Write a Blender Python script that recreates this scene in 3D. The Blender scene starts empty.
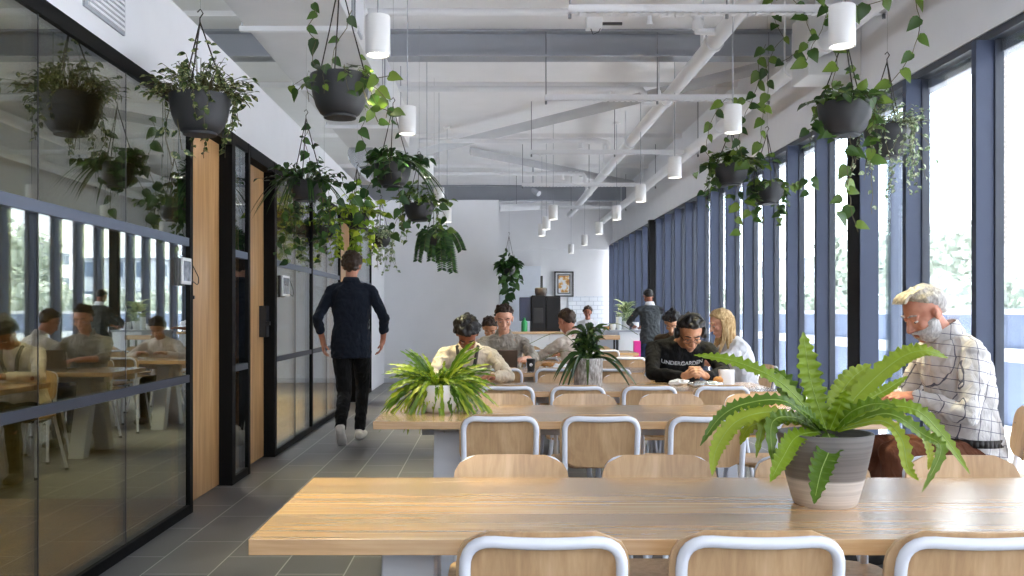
import bpy, math, random
from mathutils import Vector, Matrix, noise
from mathutils.bvhtree import BVHTree
R = math.radians
V = Vector
C = bpy.context.scene.collection
sc = bpy.context.scene

# ------------------------------------------------------------------ camera
CAM_H = 1.22
FPX = 947.0
cam_d = bpy.data.cameras.new('camera')
cam = bpy.data.objects.new('camera', cam_d)
C.objects.link(cam)
cam.location = (0, 0, CAM_H)
cam.rotation_euler = (R(90), 0, 0)
cam_d.sensor_width = 36.0
cam_d.lens = FPX / 1024 * 36.0
cam_d.shift_x = 24 / 1024
cam_d.shift_y = 25 / 1024
cam_d.clip_start = 0.05
cam_d.clip_end = 400
sc.camera = cam


def P(px, py, d):
    """the point seen at pixel (px, py) of the photograph, d metres away"""
    return V(((px - 488) * d / FPX, d, CAM_H - (py - 313) * d / FPX))


# ------------------------------------------------------------------ look
sc.view_settings.view_transform = 'Standard'
sc.view_settings.look = 'None'
sc.view_settings.gamma = 1.0
sc.view_settings.exposure = 0.45
sc.view_settings.use_curve_mapping = False
sc.cycles.use_denoising = True
sc.cycles.max_bounces = 9
sc.cycles.diffuse_bounces = 5
sc.cycles.glossy_bounces = 4
sc.cycles.transmission_bounces = 6
sc.cycles.transparent_max_bounces = 16
sc.cycles.sample_clamp_indirect = 6
sc.cycles.caustics_reflective = False
sc.cycles.caustics_refractive = False

# ------------------------------------------------------------------ sky: bright overcast with soft cloud
SKY = 5.2
world = bpy.data.worlds.new('sky')
sc.world = world
world.use_nodes = True
wn = world.node_tree
wn.nodes.clear()
_o = wn.nodes.new('ShaderNodeOutputWorld')
_b = wn.nodes.new('ShaderNodeBackground')
_tc = wn.nodes.new('ShaderNodeTexCoord')
_ns = wn.nodes.new('ShaderNodeTexNoise')
_ns.inputs['Scale'].default_value = 3.0
_ns.inputs['Detail'].default_value = 4
_mp = wn.nodes.new('ShaderNodeMapping')
_mp.inputs['Scale'].default_value = (1, 1, 3)
_cr = wn.nodes.new('ShaderNodeValToRGB')
_cr.color_ramp.elements[0].position = 0.38
_cr.color_ramp.elements[0].color = (0.78, 0.87, 1.0, 1)
_cr.color_ramp.elements[1].position = 0.6
_cr.color_ramp.elements[1].color = (1.0, 0.995, 0.985, 1)
wn.links.new(_tc.outputs['Generated'], _mp.inputs['Vector'])
wn.links.new(_mp.outputs['Vector'], _ns.inputs['Vector'])
wn.links.new(_ns.outputs['Fac'], _cr.inputs['Fac'])
wn.links.new(_cr.outputs['Color'], _b.inputs['Color'])
_b.inputs['Strength'].default_value = SKY
wn.links.new(_b.outputs['Background'], _o.inputs['Surface'])


def portal(name, loc, rot, sx, sy):
    d = bpy.data.lights.new(name, 'AREA')
    d.shape = 'RECTANGLE'
    d.size = sx
    d.size_y = sy
    d.cycles.is_portal = True
    o = bpy.data.objects.new(name, d)
    o.location = loc
    o.rotation_euler = rot
    C.objects.link(o)


portal('window_portal', (3.2, 9.5, 1.45), (0, R(90), 0), 2.9, 27.0)
portal('added_clerestory_portal', (-5.62, 6.5, 3.32), (0, R(-90), 0), 1.2, 22.0)  # sky portal for the added high window
portal('rear_portal', (0.5, -4.05, 2.85), (R(90), 0, 0), 5.0, 2.2)  # unseen opening behind the camera, left for fill light


sun_d = bpy.data.lights.new('sun', 'SUN')
sun_d.energy = 36
sun_d.angle = R(3)
sun_d.color = (1.0, 0.96, 0.9)
sun = bpy.data.objects.new('sun', sun_d)
sun.rotation_euler = V((0.0, 0.6, 0.8)).to_track_quat('Z', 'Y').to_euler()
sun.location = (30, 40, 40)
C.objects.link(sun)


# ------------------------------------------------------------------ materials
def lin(c):
    return tuple((x / 255 / 12.92) if x / 255 <= 0.04045 else ((x / 255 + 0.055) / 1.055) ** 2.4 for x in c)


class NT:
    def __init__(self, name):
        self.m = bpy.data.materials.new(name)
        self.m.use_nodes = True
        self.t = self.m.node_tree
        self.t.nodes.clear()
        self.out = self.n('ShaderNodeOutputMaterial')

    def n(self, kind, **kw):
        x = self.t.nodes.new(kind)
        for k, v in kw.items():
            if hasattr(x, k):
                setattr(x, k, v)
        return x

    def l(self, a, b):
        self.t.links.new(a, b)

    def coords(self, scale=(1, 1, 1), rot=(0, 0, 0), loc=(0, 0, 0), kind='Object'):
        tc = self.n('ShaderNodeTexCoord')
        mp = self.n('ShaderNodeMapping')
        mp.inputs['Scale'].default_value = scale
        mp.inputs['Rotation'].default_value = rot
        mp.inputs['Location'].default_value = loc
        self.l(tc.outputs[kind], mp.inputs['Vector'])
        return mp.outputs['Vector']

    def noise(self, vec, scale, detail=3, rough=0.5, dist=0.0):
        x = self.n('ShaderNodeTexNoise')
        x.inputs['Scale'].default_value = scale
        x.inputs['Detail'].default_value = detail
        x.inputs['Roughness'].default_value = rough
        x.inputs['Distortion'].default_value = dist
        self.l(vec, x.inputs['Vector'])
        return x.outputs['Fac']

    def ramp(self, fac, stops):
        x = self.n('ShaderNodeValToRGB')
        e = x.color_ramp.elements
        while len(e) < len(stops):
            e.new(0.5)
        for i, (p, c) in enumerate(stops):
            e[i].position = p
            e[i].color = (*c, 1) if len(c) == 3 else c
        self.l(fac, x.inputs['Fac'])
        return x.outputs['Color']

    def math(self, op, a, b=None, c=None):
        x = self.n('ShaderNodeMath', operation=op)
        for i, q in enumerate((a, b, c)):
            if q is None:
                continue
            if isinstance(q, (int, float)):
                x.inputs[i].default_value = q
            else:
                self.l(q, x.inputs[i])
        return x.outputs[0]

    def mix(self, fac, a, b, blend='MIX'):
        x = self.n('ShaderNodeMixRGB', blend_type=blend)
        for i, q in zip(('Fac', 'Color1', 'Color2'), (fac, a, b)):
            if isinstance(q, (int, float)):
                x.inputs[i].default_value = q
            elif isinstance(q, tuple):
                x.inputs[i].default_value = (*q, 1)
            else:
                self.l(q, x.inputs[i])
        return x.outputs['Color']

    def bump(self, h, strength=0.3, dist=0.01):
        x = self.n('ShaderNodeBump')
        x.inputs['Strength'].default_value = strength
        x.inputs['Distance'].default_value = dist
        self.l(h, x.inputs['Height'])
        return x.outputs['Normal']

    def pbr(self, color, rough=0.5, metal=0.0, normal=None, spec=0.5, coat=0.0, emit=None, trans=0.0, sss=0.0):
        b = self.n('ShaderNodeBsdfPrincipled')
        if isinstance(color, tuple):
            b.inputs['Base Color'].default_value = (*color, 1)
        else:
            self.l(color, b.inputs['Base Color'])
        if isinstance(rough, (int, float)):
            b.inputs['Roughness'].default_value = rough
        else:
            self.l(rough, b.inputs['Roughness'])
        b.inputs['Metallic'].default_value = metal
        b.inputs['Specular IOR Level'].default_value = spec
        b.inputs['Coat Weight'].default_value = coat
        b.inputs['Coat Roughness'].default_value = 0.24
        b.inputs['Coat IOR'].default_value = 1.7
        b.inputs['Subsurface Weight'].default_value = sss
        if emit:
            b.inputs['Emission Color'].default_value = (*emit[0], 1)
            b.inputs['Emission Strength'].default_value = emit[1]
        if normal is not None:
            self.l(normal, b.inputs['Normal'])
        self.l(b.outputs['BSDF'], self.out.inputs['Surface'])
        return self.m


def paint(name, rgb, rough=0.5, metal=0.0, var=0.06, scale=3.0, spec=0.5, bump=0.0, coat=0.0):
    t = NT(name)
    c = lin(rgb)
    v = t.coords()
    n = t.noise(v, scale, 3)
    col = t.ramp(n, [(0.3, tuple(x * (1 - var) for x in c)), (0.7, tuple(min(1, x * (1 + var)) for x in c))])
    nm = t.bump(t.noise(v, scale * 40, 2), bump, 0.002) if bump else None
    return t.pbr(col, rough, metal, nm, spec, coat)


def wood(name, dark, mid, light, along='X', plank=0.0, rough=0.3, coat=0.0, scale=1.0, swirl=0.0, spec=0.5):
    """long grain running along one axis; optional plank-to-plank tone"""
    t = NT(name)
    i = 'XYZ'.index(along)
    s = [14.0 * scale] * 3
    s[i] = 0.9 * scale
    v = t.coords(tuple(s))
    g = t.noise(v, 2.2, 5, 0.6, 0.6 + swirl)
    s2 = [60.0 * scale] * 3
    s2[i] = 2.5 * scale
    g2 = t.noise(t.coords(tuple(s2)), 1.6, 3, 0.6)
    fac = t.math('ADD', t.math('MULTIPLY', g, 0.7), t.math('MULTIPLY', g2, 0.3))
    col = t.ramp(fac, [(0.32, lin(dark)), (0.5, lin(mid)), (0.68, lin(light))])
    if plank:
        tc = t.n('ShaderNodeTexCoord')
        sx = t.n('ShaderNodeSeparateXYZ')
        t.l(tc.outputs['Object'], sx.inputs[0])
        across = sx.outputs['Y' if along != 'Y' else 'X']
        k = t.math('FLOOR', t.math('DIVIDE', across, plank))
        wn_ = t.n('ShaderNodeTexWhiteNoise', noise_dimensions='1D')
        t.l(k, wn_.inputs['W'])
        tone = t.ramp(wn_.outputs['Value'], [(0, (0.8, 0.8, 0.8)), (1, (1.12, 1.1, 1.08))])
        col = t.mix(1.0, col, tone, 'MULTIPLY')
    return t.pbr(col, rough, 0, t.bump(fac, 0.08, 0.002), spec, coat)


def leafmat(name, a, b, c, edge=None, rough=0.35):
    """every leaf (a separate island of the mesh) takes a tone of its own"""
    t = NT(name)
    ge = t.n('ShaderNodeNewGeometry')
    col = t.ramp(ge.outputs['Random Per Island'], [(0.0, lin(a)), (0.5, lin(b)), (1.0, lin(c))])
    if edge:
        n = t.noise(t.coords(), 55, 2)
        f = t.ramp(n, [(0.52, (0, 0, 0)), (0.6, (1, 1, 1))])
        col = t.mix(f, col, lin(edge))
    b_ = t.n('ShaderNodeBsdfPrincipled')
    t.l(col, b_.inputs['Base Color'])
    b_.inputs['Roughness'].default_value = rough
    tr = t.n('ShaderNodeBsdfTranslucent')
    t.l(col, tr.inputs['Color'])
    mx = t.n('ShaderNodeMixShader')
    mx.inputs[0].default_value = 0.3
    t.l(b_.outputs['BSDF'], mx.inputs[1])
    t.l(tr.outputs['BSDF'], mx.inputs[2])
    t.l(mx.outputs[0], t.out.inputs['Surface'])
    return t.m


def glassmat(name, tint, ior=1.5, boost=1.0, base=0.0):
    """thin pane: clear or tinted transmission plus a mirror reflection that grows at grazing angles"""
    t = NT(name)
    tr = t.n('ShaderNodeBsdfTransparent')
    tr.inputs['Color'].default_value = (*tint, 1)
    gl = t.n('ShaderNodeBsdfGlossy')
    gl.inputs['Roughness'].default_value = 0.0
    gl.inputs['Color'].default_value = (0.95, 1.0, 1.0, 1)
    fr = t.n('ShaderNodeFresnel')
    fr.inputs['IOR'].default_value = ior
    f = t.math('ADD', t.math('MULTIPLY', fr.outputs[0], boost), base)
    f = t.math('MINIMUM', f, 0.72)
    mx = t.n('ShaderNodeMixShader')
    t.l(f, mx.inputs[0])
    t.l(tr.outputs[0], mx.inputs[1])
    t.l(gl.outputs[0], mx.inputs[2])
    t.l(mx.outputs[0], t.out.inputs['Surface'])
    return t.m


def glow(name, rgb, strength):
    t = NT(name)
    e = t.n('ShaderNodeEmission')
    e.inputs['Color'].default_value = (*rgb, 1)
    e.inputs['Strength'].default_value = strength
    t.l(e.outputs[0], t.out.inputs['Surface'])
    return t.m


def tilemat():
    t = NT('grey_stone_tile')
    v = t.coords((1, 1, 1), (0, 0, R(90)), (0, 0, 0))
    # rows run along the room (y); each row is 0.315 wide, tiles 0.63 long
    br = t.n('ShaderNodeTexBrick', offset=0.5, squash=1.0)
    br.inputs['Scale'].default_value = 1.0
    br.inputs['Brick Width'].default_value = 0.63
    br.inputs['Row Height'].default_value = 0.315
    br.inputs['Mortar Size'].default_value = 0.003
    br.inputs['Mortar Smooth'].default_value = 0.1
    br.inputs['Bias'].default_value = 0
    br.inputs['Color1'].default_value = (*lin((103, 103, 105)), 1)
    br.inputs['Color2'].default_value = (*lin((118, 117, 117)), 1)
    br.inputs['Mortar'].default_value = (*lin((190, 190, 188)), 1)
    tc = t.n('ShaderNodeTexCoord')
    sp = t.n('ShaderNodeSeparateXYZ')
    t.l(tc.outputs['Object'], sp.inputs[0])
    cb = t.n('ShaderNodeCombineXYZ')
    t.l(t.math('ADD', sp.outputs['Y'], 0.30), cb.inputs[0])
    t.l(t.math('ADD', sp.outputs['X'], 1.616 + 0.315 * 20), cb.inputs[1])
    t.l(cb.outputs[0], br.inputs['Vector'])
    n = t.noise(t.coords((1, 0.6, 1)), 2.6, 6, 0.65)
    cloud = t.ramp(n, [(0.3, (0.66, 0.66, 0.66)), (0.7, (1.22, 1.22, 1.22))])
    col = t.mix(0.85, br.outputs['Color'], cloud, 'MULTIPLY')
    rg = t.ramp(n, [(0.3, (0.36,) * 3), (0.7, (0.5,) * 3)])
    h = t.math('SUBTRACT', 1.0, br.outputs['Fac'])
    return t.pbr(col, rg, 0, t.bump(h, 0.25, 0.002), 0.4)


def brickwall(name, c1, c2, mortar, bw, bh, ms=0.01, axis='X', rough=0.8, offset=0.5):
    t = NT(name)
    tc = t.n('ShaderNodeTexCoord')
    sp = t.n('ShaderNodeSeparateXYZ')
    t.l(tc.outputs['Object'], sp.inputs[0])
    cb = t.n('ShaderNodeCombineXYZ')
    t.l(sp.outputs[axis], cb.inputs[0])
    t.l(sp.outputs['Z'], cb.inputs[1])
    br = t.n('ShaderNodeTexBrick', offset=offset)
    br.inputs['Scale'].default_value = 1.0
    br.inputs['Brick Width'].default_value = bw
    br.inputs['Row Height'].default_value = bh
    br.inputs['Mortar Size'].default_value = ms
    for k, c in (('Color1', c1), ('Color2', c2), ('Mortar', mortar)):
        br.inputs[k].default_value = (*lin(c), 1)
    t.l(cb.outputs[0], br.inputs['Vector'])
    return t.pbr(br.outputs['Color'], rough, 0, None, 0.3)


M = {}
M['tile'] = tilemat()
M['white'] = paint('white_wall_paint', (226, 227, 231), 0.7, var=0.02)
M['ceil'] = paint('white_ceiling_paint', (226, 226, 228), 0.75, var=0.02)
M['ductwhite'] = paint('white_duct_paint', (205, 205, 206), 0.45, var=0.03)
M['pipewhite'] = paint('white_pipe_paint', (220, 221, 224), 0.4, var=0.02)
M['beamgrey'] = paint('pale_grey_beam_paint', (158, 162, 170), 0.5, var=0.03)
M['slate'] = paint('slate_blue_metal', (54, 64, 88), 0.5, var=0.05, scale=1.2)
M['slatedark'] = paint('dark_slate_metal', (40, 46, 60), 0.4, var=0.05)
M['blackmetal'] = paint('black_powder_coat', (10, 10, 11), 0.6, var=0.05, spec=0.15)
M['rail'] = paint('blue_grey_rail', (92, 100, 118), 0.5, var=0.04)
M['raildark'] = paint('dark_blue_rail', (50, 54, 66), 0.5, var=0.04)
M['glass_tint'] = glassmat('tinted_partition_glass', (0.78, 0.77, 0.60), 1.62, 1.7, 0.05)
M['glass_cool'] = glassmat('cool_partition_glass', (0.84, 0.89, 0.95), 1.5, 1.1, 0.05)
M['glass'] = glassmat('clear_window_glass', (0.97, 0.985, 1.0), 1.4, 0.6)
M['door'] = wood('honey_oak_door', (160, 118, 74), (192, 148, 98), (214, 174, 126), 'Z', 0, 0.35, 0.3, 0.55)
M['table'] = wood('pale_oak_top', (176, 136, 92), (202, 164, 118), (220, 188, 144), 'X', 0.13, 0.26, 1.0, 0.8, 0, 1.0)
M['tableedge'] = wood('oak_top_edge', (150, 118, 78), (172, 138, 96), (192, 158, 114), 'X', 0, 0.45, 0, 0.8)
M['ply'] = wood('pale_plywood', (170, 136, 100), (192, 158, 118), (208, 176, 138), 'Z', 0, 0.35, 0.1, 0.55, 1.4)
M['plyedge'] = paint('plywood_edge', (170, 126, 76), 0.5)
M['tube'] = paint('white_tube_enamel', (228, 232, 242), 0.25, var=0.01)
M['legwhite'] = paint('pale_grey_steel', (196, 200, 208), 0.4, var=0.02)
M['timberfloor'] = wood('timber_floor', (150, 112, 56), (180, 140, 76), (204, 166, 98), 'Y', 0.12, 0.35, 0, 0.5)
M['chrome'] = paint('brushed_steel', (190, 192, 196), 0.25, 1.0)
M['blackpl'] = paint('black_plastic', (20, 21, 24), 0.35)
M['whitepl'] = paint('white_plastic', (232, 233, 235), 0.35, var=0.01)
M['pot'] = paint('charcoal_pot', (36, 38, 43), 0.55, var=0.14, scale=9, bump=0.2)
M['cord'] = paint('dark_cord', (38, 32, 26), 0.7)
M['stem'] = paint('green_stem', (86, 104, 40), 0.6)
M['vinestem'] = paint('brown_vine', (84, 78, 44), 0.6)
M['soil'] = paint('potting_soil', (44, 34, 26), 0.95, var=0.3, scale=60)
M['lampwhite'] = paint('white_lamp_enamel', (226, 226, 226), 0.4, var=0.01)
M['lampglow'] = glow('lamp_lens', (1.0, 0.93, 0.8), 14.0)
M['wire'] = paint('fine_wire', (150, 150, 150), 0.5)
M['rodgrey'] = paint('steel_rod', (120, 122, 126), 0.5)
M['bracegrey'] = paint('brace_paint', (182, 183, 186), 0.5)
M['rubber'] = paint('grey_rubber', (70, 70, 72), 0.7)
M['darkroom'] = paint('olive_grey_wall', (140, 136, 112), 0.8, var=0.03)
M['paleblue'] = paint('pale_blue_wall', (168, 178, 194), 0.7, var=0.02)


# ------------------------------------------------------------------ mesh building
class MB:
    def __init__(self):
        self.v, self.f, self.m = [], [], []

    def add(self, vs, fs, mi=0):
        b = len(self.v)
        self.v.extend([tuple(p) for p in vs])
        self.f.extend([tuple(b + i for i in f) for f in fs])
        self.m.extend([mi] * len(fs))

    def box(self, a, b, mi=0, M4=None):
        x0, y0, z0 = a
        x1, y1, z1 = b
        vs = [V(p) for p in ((x0, y0, z0), (x1, y0, z0), (x1, y1, z0), (x0, y1, z0), (x0, y0, z1), (x1, y0, z1), (x1, y1, z1), (x0, y1, z1))]
        if M4 is not None:
            vs = [M4 @ p for p in vs]
        self.add(vs, [(3, 2, 1, 0), (4, 5, 6, 7), (0, 1, 5, 4), (1, 2, 6, 5), (2, 3, 7, 6), (3, 0, 4, 7)], mi)

    def tube(self, pts, r, n=8, mi=0, caps=True, closed=False):
        pts = [V(p) for p in pts]
        k = len(pts)
        rs = r if isinstance(r, (list, tuple)) else [r] * k
        vs, fs = [], []
        prev = None
        for i, p in enumerate(pts):
            if closed:
                t = (pts[(i + 1) % k] - pts[i - 1])
            elif i == 0:
                t = pts[1] - p
            elif i == k - 1:
                t = p - pts[i - 1]
            else:
                t = (pts[i + 1] - p).normalized() + (p - pts[i - 1]).normalized()
            if t.length < 1e-9:
                t = V((0, 0, 1))
            t.normalize()
            if prev is None:
                up = V((0, 0, 1)) if abs(t.z) < 0.9 else V((1, 0, 0))
                u = t.cross(up).normalized()
            else:
                u = (prev - t * prev.dot(t))
                if u.length < 1e-6:
                    u = t.orthogonal()
                u.normalize()
            prev = u
            w = t.cross(u)
            for j in range(n):
                a = 2 * math.pi * j / n
                vs.append(p + (u * math.cos(a) + w * math.sin(a)) * rs[i])
        seg = k if closed else k - 1
        for i in range(seg):
            i2 = (i + 1) % k
            for j in range(n):
                j2 = (j + 1) % n
                fs.append((i * n + j, i * n + j2, i2 * n + j2, i2 * n + j))
        if caps and not closed:
            fs.append(tuple(range(n - 1, -1, -1)))
            fs.append(tuple((k - 1) * n + j for j in range(n)))
        self.add(vs, fs, mi)

    def lathe(self, prof, c=(0, 0, 0), n=24, mi=0, axis='Z', mat_fn=None, sx=1.0, sy=1.0):
        """prof: (radius, height) pairs, turned about a vertical axis through c"""
        c = V(c)
        vs, fs = [], []
        for (r, h) in prof:
            for j in range(n):
                a = 2 * math.pi * j / n
                if axis == 'Z':
                    vs.append(c + V((r * math.cos(a) * sx, r * math.sin(a) * sy, h)))
                elif axis == 'Y':
                    vs.append(c + V((r * math.cos(a), h, r * math.sin(a))))
                else:
                    vs.append(c + V((h, r * math.cos(a), r * math.sin(a))))
        for i in range(len(prof) - 1):
            for j in range(n):
                j2 = (j + 1) % n
                q = (i * n + j, i * n + j2, (i + 1) * n + j2, (i + 1) * n + j)
                fs.append(q if axis != 'Y' else q[::-1])
        self.add(vs, fs, mi)

    def ell(self, c, r, M3=None, mi=0, n=16, k=10):
        c = V(c)
        vs, fs = [], []
        for i in range(k + 1):
            th = math.pi * i / k
            for j in range(n):
                a = 2 * math.pi * j / n
                p = V((r[0] * math.sin(th) * math.cos(a), r[1] * math.sin(th) * math.sin(a), r[2] * math.cos(th)))
                vs.append(c + (M3 @ p if M3 is not None else p))
        for i in range(k):
            for j in range(n):
                j2 = (j + 1) % n
                fs.append((i * n + j, (i + 1) * n + j, (i + 1) * n + j2, i * n + j2))
        self.add(vs, fs, mi)

    def cap(self, a, ra, b, rb, n=12):
        """closed tapered capsule"""
        a, b = V(a), V(b)
        self.ell(a, (ra, ra, ra), None, 0, n, 8)
        self.ell(b, (rb, rb, rb), None, 0, n, 8)
        self.tube([a, b], [ra, rb], n)

    def loft(self, rings, mi=0, n=20, p=2.3):
        """rings: (centre, side vector, front vector) ellipses joined and capped"""
        vs, fs = [], []
        for (c, s, f) in rings:
            c, s, f = V(c), V(s), V(f)
            for j in range(n):
                a = 2 * math.pi * j / n
                ca, sa = math.cos(a), math.sin(a)
                x = math.copysign(abs(ca) ** (2 / p), ca)
                y = math.copysign(abs(sa) ** (2 / p), sa)
                vs.append(c + s * x + f * y)
        k = len(rings)
        for i in range(k - 1):
            for j in range(n):
                j2 = (j + 1) % n
                fs.append((i * n + j, i * n + j2, (i + 1) * n + j2, (i + 1) * n + j))
        fs.append(tuple(range(n - 1, -1, -1)))
        fs.append(tuple((k - 1) * n + j for j in range(n)))
        self.add(vs, fs, mi)

    def mesh(self, name, org=V((0, 0, 0))):
        me = bpy.data.meshes.new(name)
        me.from_pydata([(p[0] - org[0], p[1] - org[1], p[2] - org[2]) for p in self.v], [], self.f)
        me.polygons.foreach_set('material_index', self.m)
        return me

    def build(self, name, mats, parent=None, smooth=True, bevel=0.0, angle=40, flat=False):
        org = V((0, 0, 0))
        q = parent
        while q is not None:
            org += V(q.location)
            q = q.parent
        me = self.mesh(name, org)
        return finish(me, name, mats, parent, smooth, bevel, angle)


def finish(me, name, mats, parent=None, smooth=True, bevel=0.0, angle=40):
    if not isinstance(mats, (list, tuple)):
        mats = [mats]
    for m in mats:
        me.materials.append(m)
    o = bpy.data.objects.new(name, me)
    C.objects.link(o)
    if parent is not None:
        o.parent = parent
    if smooth:
        me.polygons.foreach_set('use_smooth', [True] * len(me.polygons))
        try:
            me.set_sharp_from_angle(angle=R(angle))
        except Exception:
            pass
    if bevel:
        b = o.modifiers.new('bevel', 'BEVEL')
        b.width = bevel
        b.segments = 2
        b.limit_method = 'ANGLE'
    me.update()
    return o


def empty(name, loc, label=None, cat=None, group=None, kind=None):
    o = bpy.data.objects.new(name, None)
    o.empty_display_size = 0.1
    o.location = loc
    C.objects.link(o)
    tag(o, label, cat, group, kind)
    return o


def tag(o, label=None, cat=None, group=None, kind=None):
    if label:
        o['label'] = label
    if cat:
        o['category'] = cat
    if group:
        o['group'] = group
    if kind:
        o['kind'] = kind
    return o


def kids(o):
    return [x for x in C.objects if x.parent == o]


def copy_tree(o, parent=None):
    c = o.copy()
    C.objects.link(c)
    c.parent = parent
    for ch in kids(o):
        copy_tree(ch, c)
    return c


def struct(name, mb, mats, bevel=0.0, smooth=False):
    o = mb.build(name, mats, None, smooth, bevel)
    o['kind'] = 'structure'
    return o


def one(name, mb, mats, label, cat, group=None, bevel=0.0, smooth=True, angle=40):
    """a thing that is a single mesh; its origin is moved to its base"""
    xs = [p[0] for p in mb.v]
    ys = [p[1] for p in mb.v]
    z0 = min(p[2] for p in mb.v)
    org = V(((min(xs) + max(xs)) / 2, (min(ys) + max(ys)) / 2, z0))
    me = mb.mesh(name, org)
    o = finish(me, name, mats, None, smooth, bevel, angle)
    o.location = org
    return tag(o, label, cat, group)


# ================================================================== THE SETTING
XW, XG = -1.82, 2.95           # left partition plane, right window plane
ZC = 3.95                      # slab
YF = 22.5                      # far wall
b = MB(); b.box((XW - 0.12, -4.5, -0.1), (XG + 0.2, YF + 0.2, 0)); struct('floor', b, M['tile'])
b = MB(); b.box((-5.7, -4.5, -0.1), (XW - 0.12, YF + 0.2, 0)); o = struct('floor_rear', b, M['timberfloor'])
o.name = 'floor.001'
b = MB(); b.box((-5.7, -4.5, ZC), (XG + 0.35, YF + 0.2, ZC + 0.2)); struct('ceiling', b, M['ceil'])
b = MB()
b.box((XG, -4.5, 2.92), (XG + 0.3, YF + 0.2, ZC))
b.box((XG - 0.05, -4.5, 2.855), (XG + 0.05, YF, 2.925))
struct('wall_right', b, M['white'])
b = MB()
b.box((XW - 0.15, -4.5, 2.49), (XW, 16.6, 3.02))
struct('wall_left', b, M['white'])
b = MB()
b.box((-5.7, -4.5, 0), (-5.5, YF, 2.68))
b.box((-5.7, 16.6, 2.68), (-5.5, YF, ZC))
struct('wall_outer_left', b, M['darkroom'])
b = MB()
b.box((-5.5, 16.6, 0), (0.19, 16.8, 3.2))
struct('wall_back', b, [M['white']])
b = MB()
b.box((-5.5, YF, 0), (XG + 0.3, YF + 0.2, ZC))
b.box((-0.3, YF - 0.05, 2.72), (XG, YF, ZC))
struct('wall_far', b, M['white'])
b = MB(); b.box((1.9, YF - 0.03, 0.85), (XG - 0.02, YF - 0.001, 1.62))
struct('trim_1', b, brickwall('white_subway_tile', (232, 236, 242), (224, 230, 240), (190, 196, 206), 0.2, 0.1, 0.006, 'X', 0.2))
b = MB(); b.box((-5.7, -4.5, 0), (XG + 0.3, -4.35, 1.9)); b.box((-5.7, -4.5, 1.9), (-1.9, -4.35, ZC)); struct('added_rear_wall', b, M['white'])  # unseen rear wall, added to cut the light from behind the camera
b = MB(); b.box((XW + 0.001, 16.57, 0.0), (0.19, 16.599, 0.08)); struct('baseboard_back', b, M['legwhite'])

cw = empty('window_6', (-5.6, -4, 2.7), kind='structure')  # high window added out of view to brighten ceiling and right wall
t = MB()
t.box((-5.66, -4.5, 2.68), (-5.54, 16.6, 2.73)); t.box((-5.66, -4.5, ZC - 0.05), (-5.54, 16.6, ZC))
for k in range(12):
    t.box((-5.65, -4.5 + k * 1.9, 2.7), (-5.55, -4.44 + k * 1.9, ZC))
t.build('frame', M['slate'], cw, False)
t = MB(); t.box((-5.61, -4.5, 2.72), (-5.60, 16.6, ZC - 0.05)); t.build('pane', M['glass'], cw, False)
# meeting-room lid above the glass (keeps the rooms darker than the hall)
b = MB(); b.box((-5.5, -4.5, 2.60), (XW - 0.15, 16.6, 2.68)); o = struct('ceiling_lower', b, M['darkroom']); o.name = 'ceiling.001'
b = MB(); b.box((-5.5, 6.22, 0), (XW - 0.14, 6.32, 2.60)); struct('added_partition', b, M['darkroom'])  # added partition, keeps the far room lights off the near bay

# slab joints, beams, ceiling
for i, (y, dz, th) in enumerate(((8.55, 0.05, 0.10), (11.2, 0.06, 0.12), (14.4, 0.06, 0.12), (17.4, 0.06, 0.12))):
    b = MB(); b.box((-5.5, y, ZC - dz), (XG, y + th, ZC)); struct('trim_%d' % (2 + i), b, M['ceil'])
for i, (y, zb) in enumerate(((9.2, 3.69), (20.3, 3.63))):
    b = MB()
    b.box((-5.5, y, zb), (XG, y + 0.02, ZC))
    b.box((-5.5, y - 0.10, zb), (XG, y + 0.12, zb + 0.018))
    b.box((-5.5, y - 0.10, ZC - 0.02), (XG, y + 0.12, ZC))
    struct('trim_%d' % (6 + i), b, M['beamgrey'])

# ---- left glass partition: bays are windows, timber leaves are doors
def bay(idx, y0, y1, joints, first=False, frames=()):
    root = empty('window_%d' % idx, (XW, y0, 0), kind='structure')
    ys = [y0] + joints + [y1]
    for a, c in zip(ys[:-1], ys[1:]):
        p = MB(); p.box((XW - 0.012, a + 0.003, 0.05), (XW, c - 0.003, 2.44)); p.build('pane', M['glass_tint'] if idx < 3 else M['glass_cool'], root, False)
    f = MB()
    f.box((XW - 0.06, y0, 2.43), (XW + 0.012, y1, 2.50))
    f.box((XW - 0.05, y0, 0.0), (XW + 0.012, y1, 0.055))
    f.box((XW - 0.06, y1 - 0.055, 0), (XW + 0.014, y1, 2.50))
    if not first:
        f.box((XW - 0.06, y0, 0), (XW + 0.014, y0 + 0.055, 2.50))
    for q in frames:
        f.box((XW - 0.06, q - 0.03, 0), (XW + 0.014, q + 0.03, 2.50))
    f.build('frame', M['blackmetal'], root, False)
    for j in joints:
        if j in frames:
            continue
        s = MB(); s.box((XW - 0.013, j - 0.004, 0.05), (XW + 0.001, j + 0.004, 2.44)); s.build('joint_strip', M['blackpl'], root, False)
    r = MB(); r.box((XW - 0.03, y0 + 0.01, 1.625), (XW + 0.008, y1 - 0.05, 1.675)); r.build('upper_rail', M['rail'], root, False)
    r = MB(); r.box((XW - 0.03, y0 + 0.01, 0.80), (XW + 0.01, y1 - 0.05, 0.845)); r.build('lower_rail', M['raildark'], root, False)
    return root


bay(2, -3.0, 5.80, [-1.75, -0.82, 0.11, 1.04, 1.97, 2.90, 3.83, 4.76], True)
bay(3, 6.72, 7.20, [])
bay(4, 8.05, 11.62, [8.95, 9.75, 10.7], False, (9.75,))
bay(5, 13.0, 14.7, [])


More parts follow.
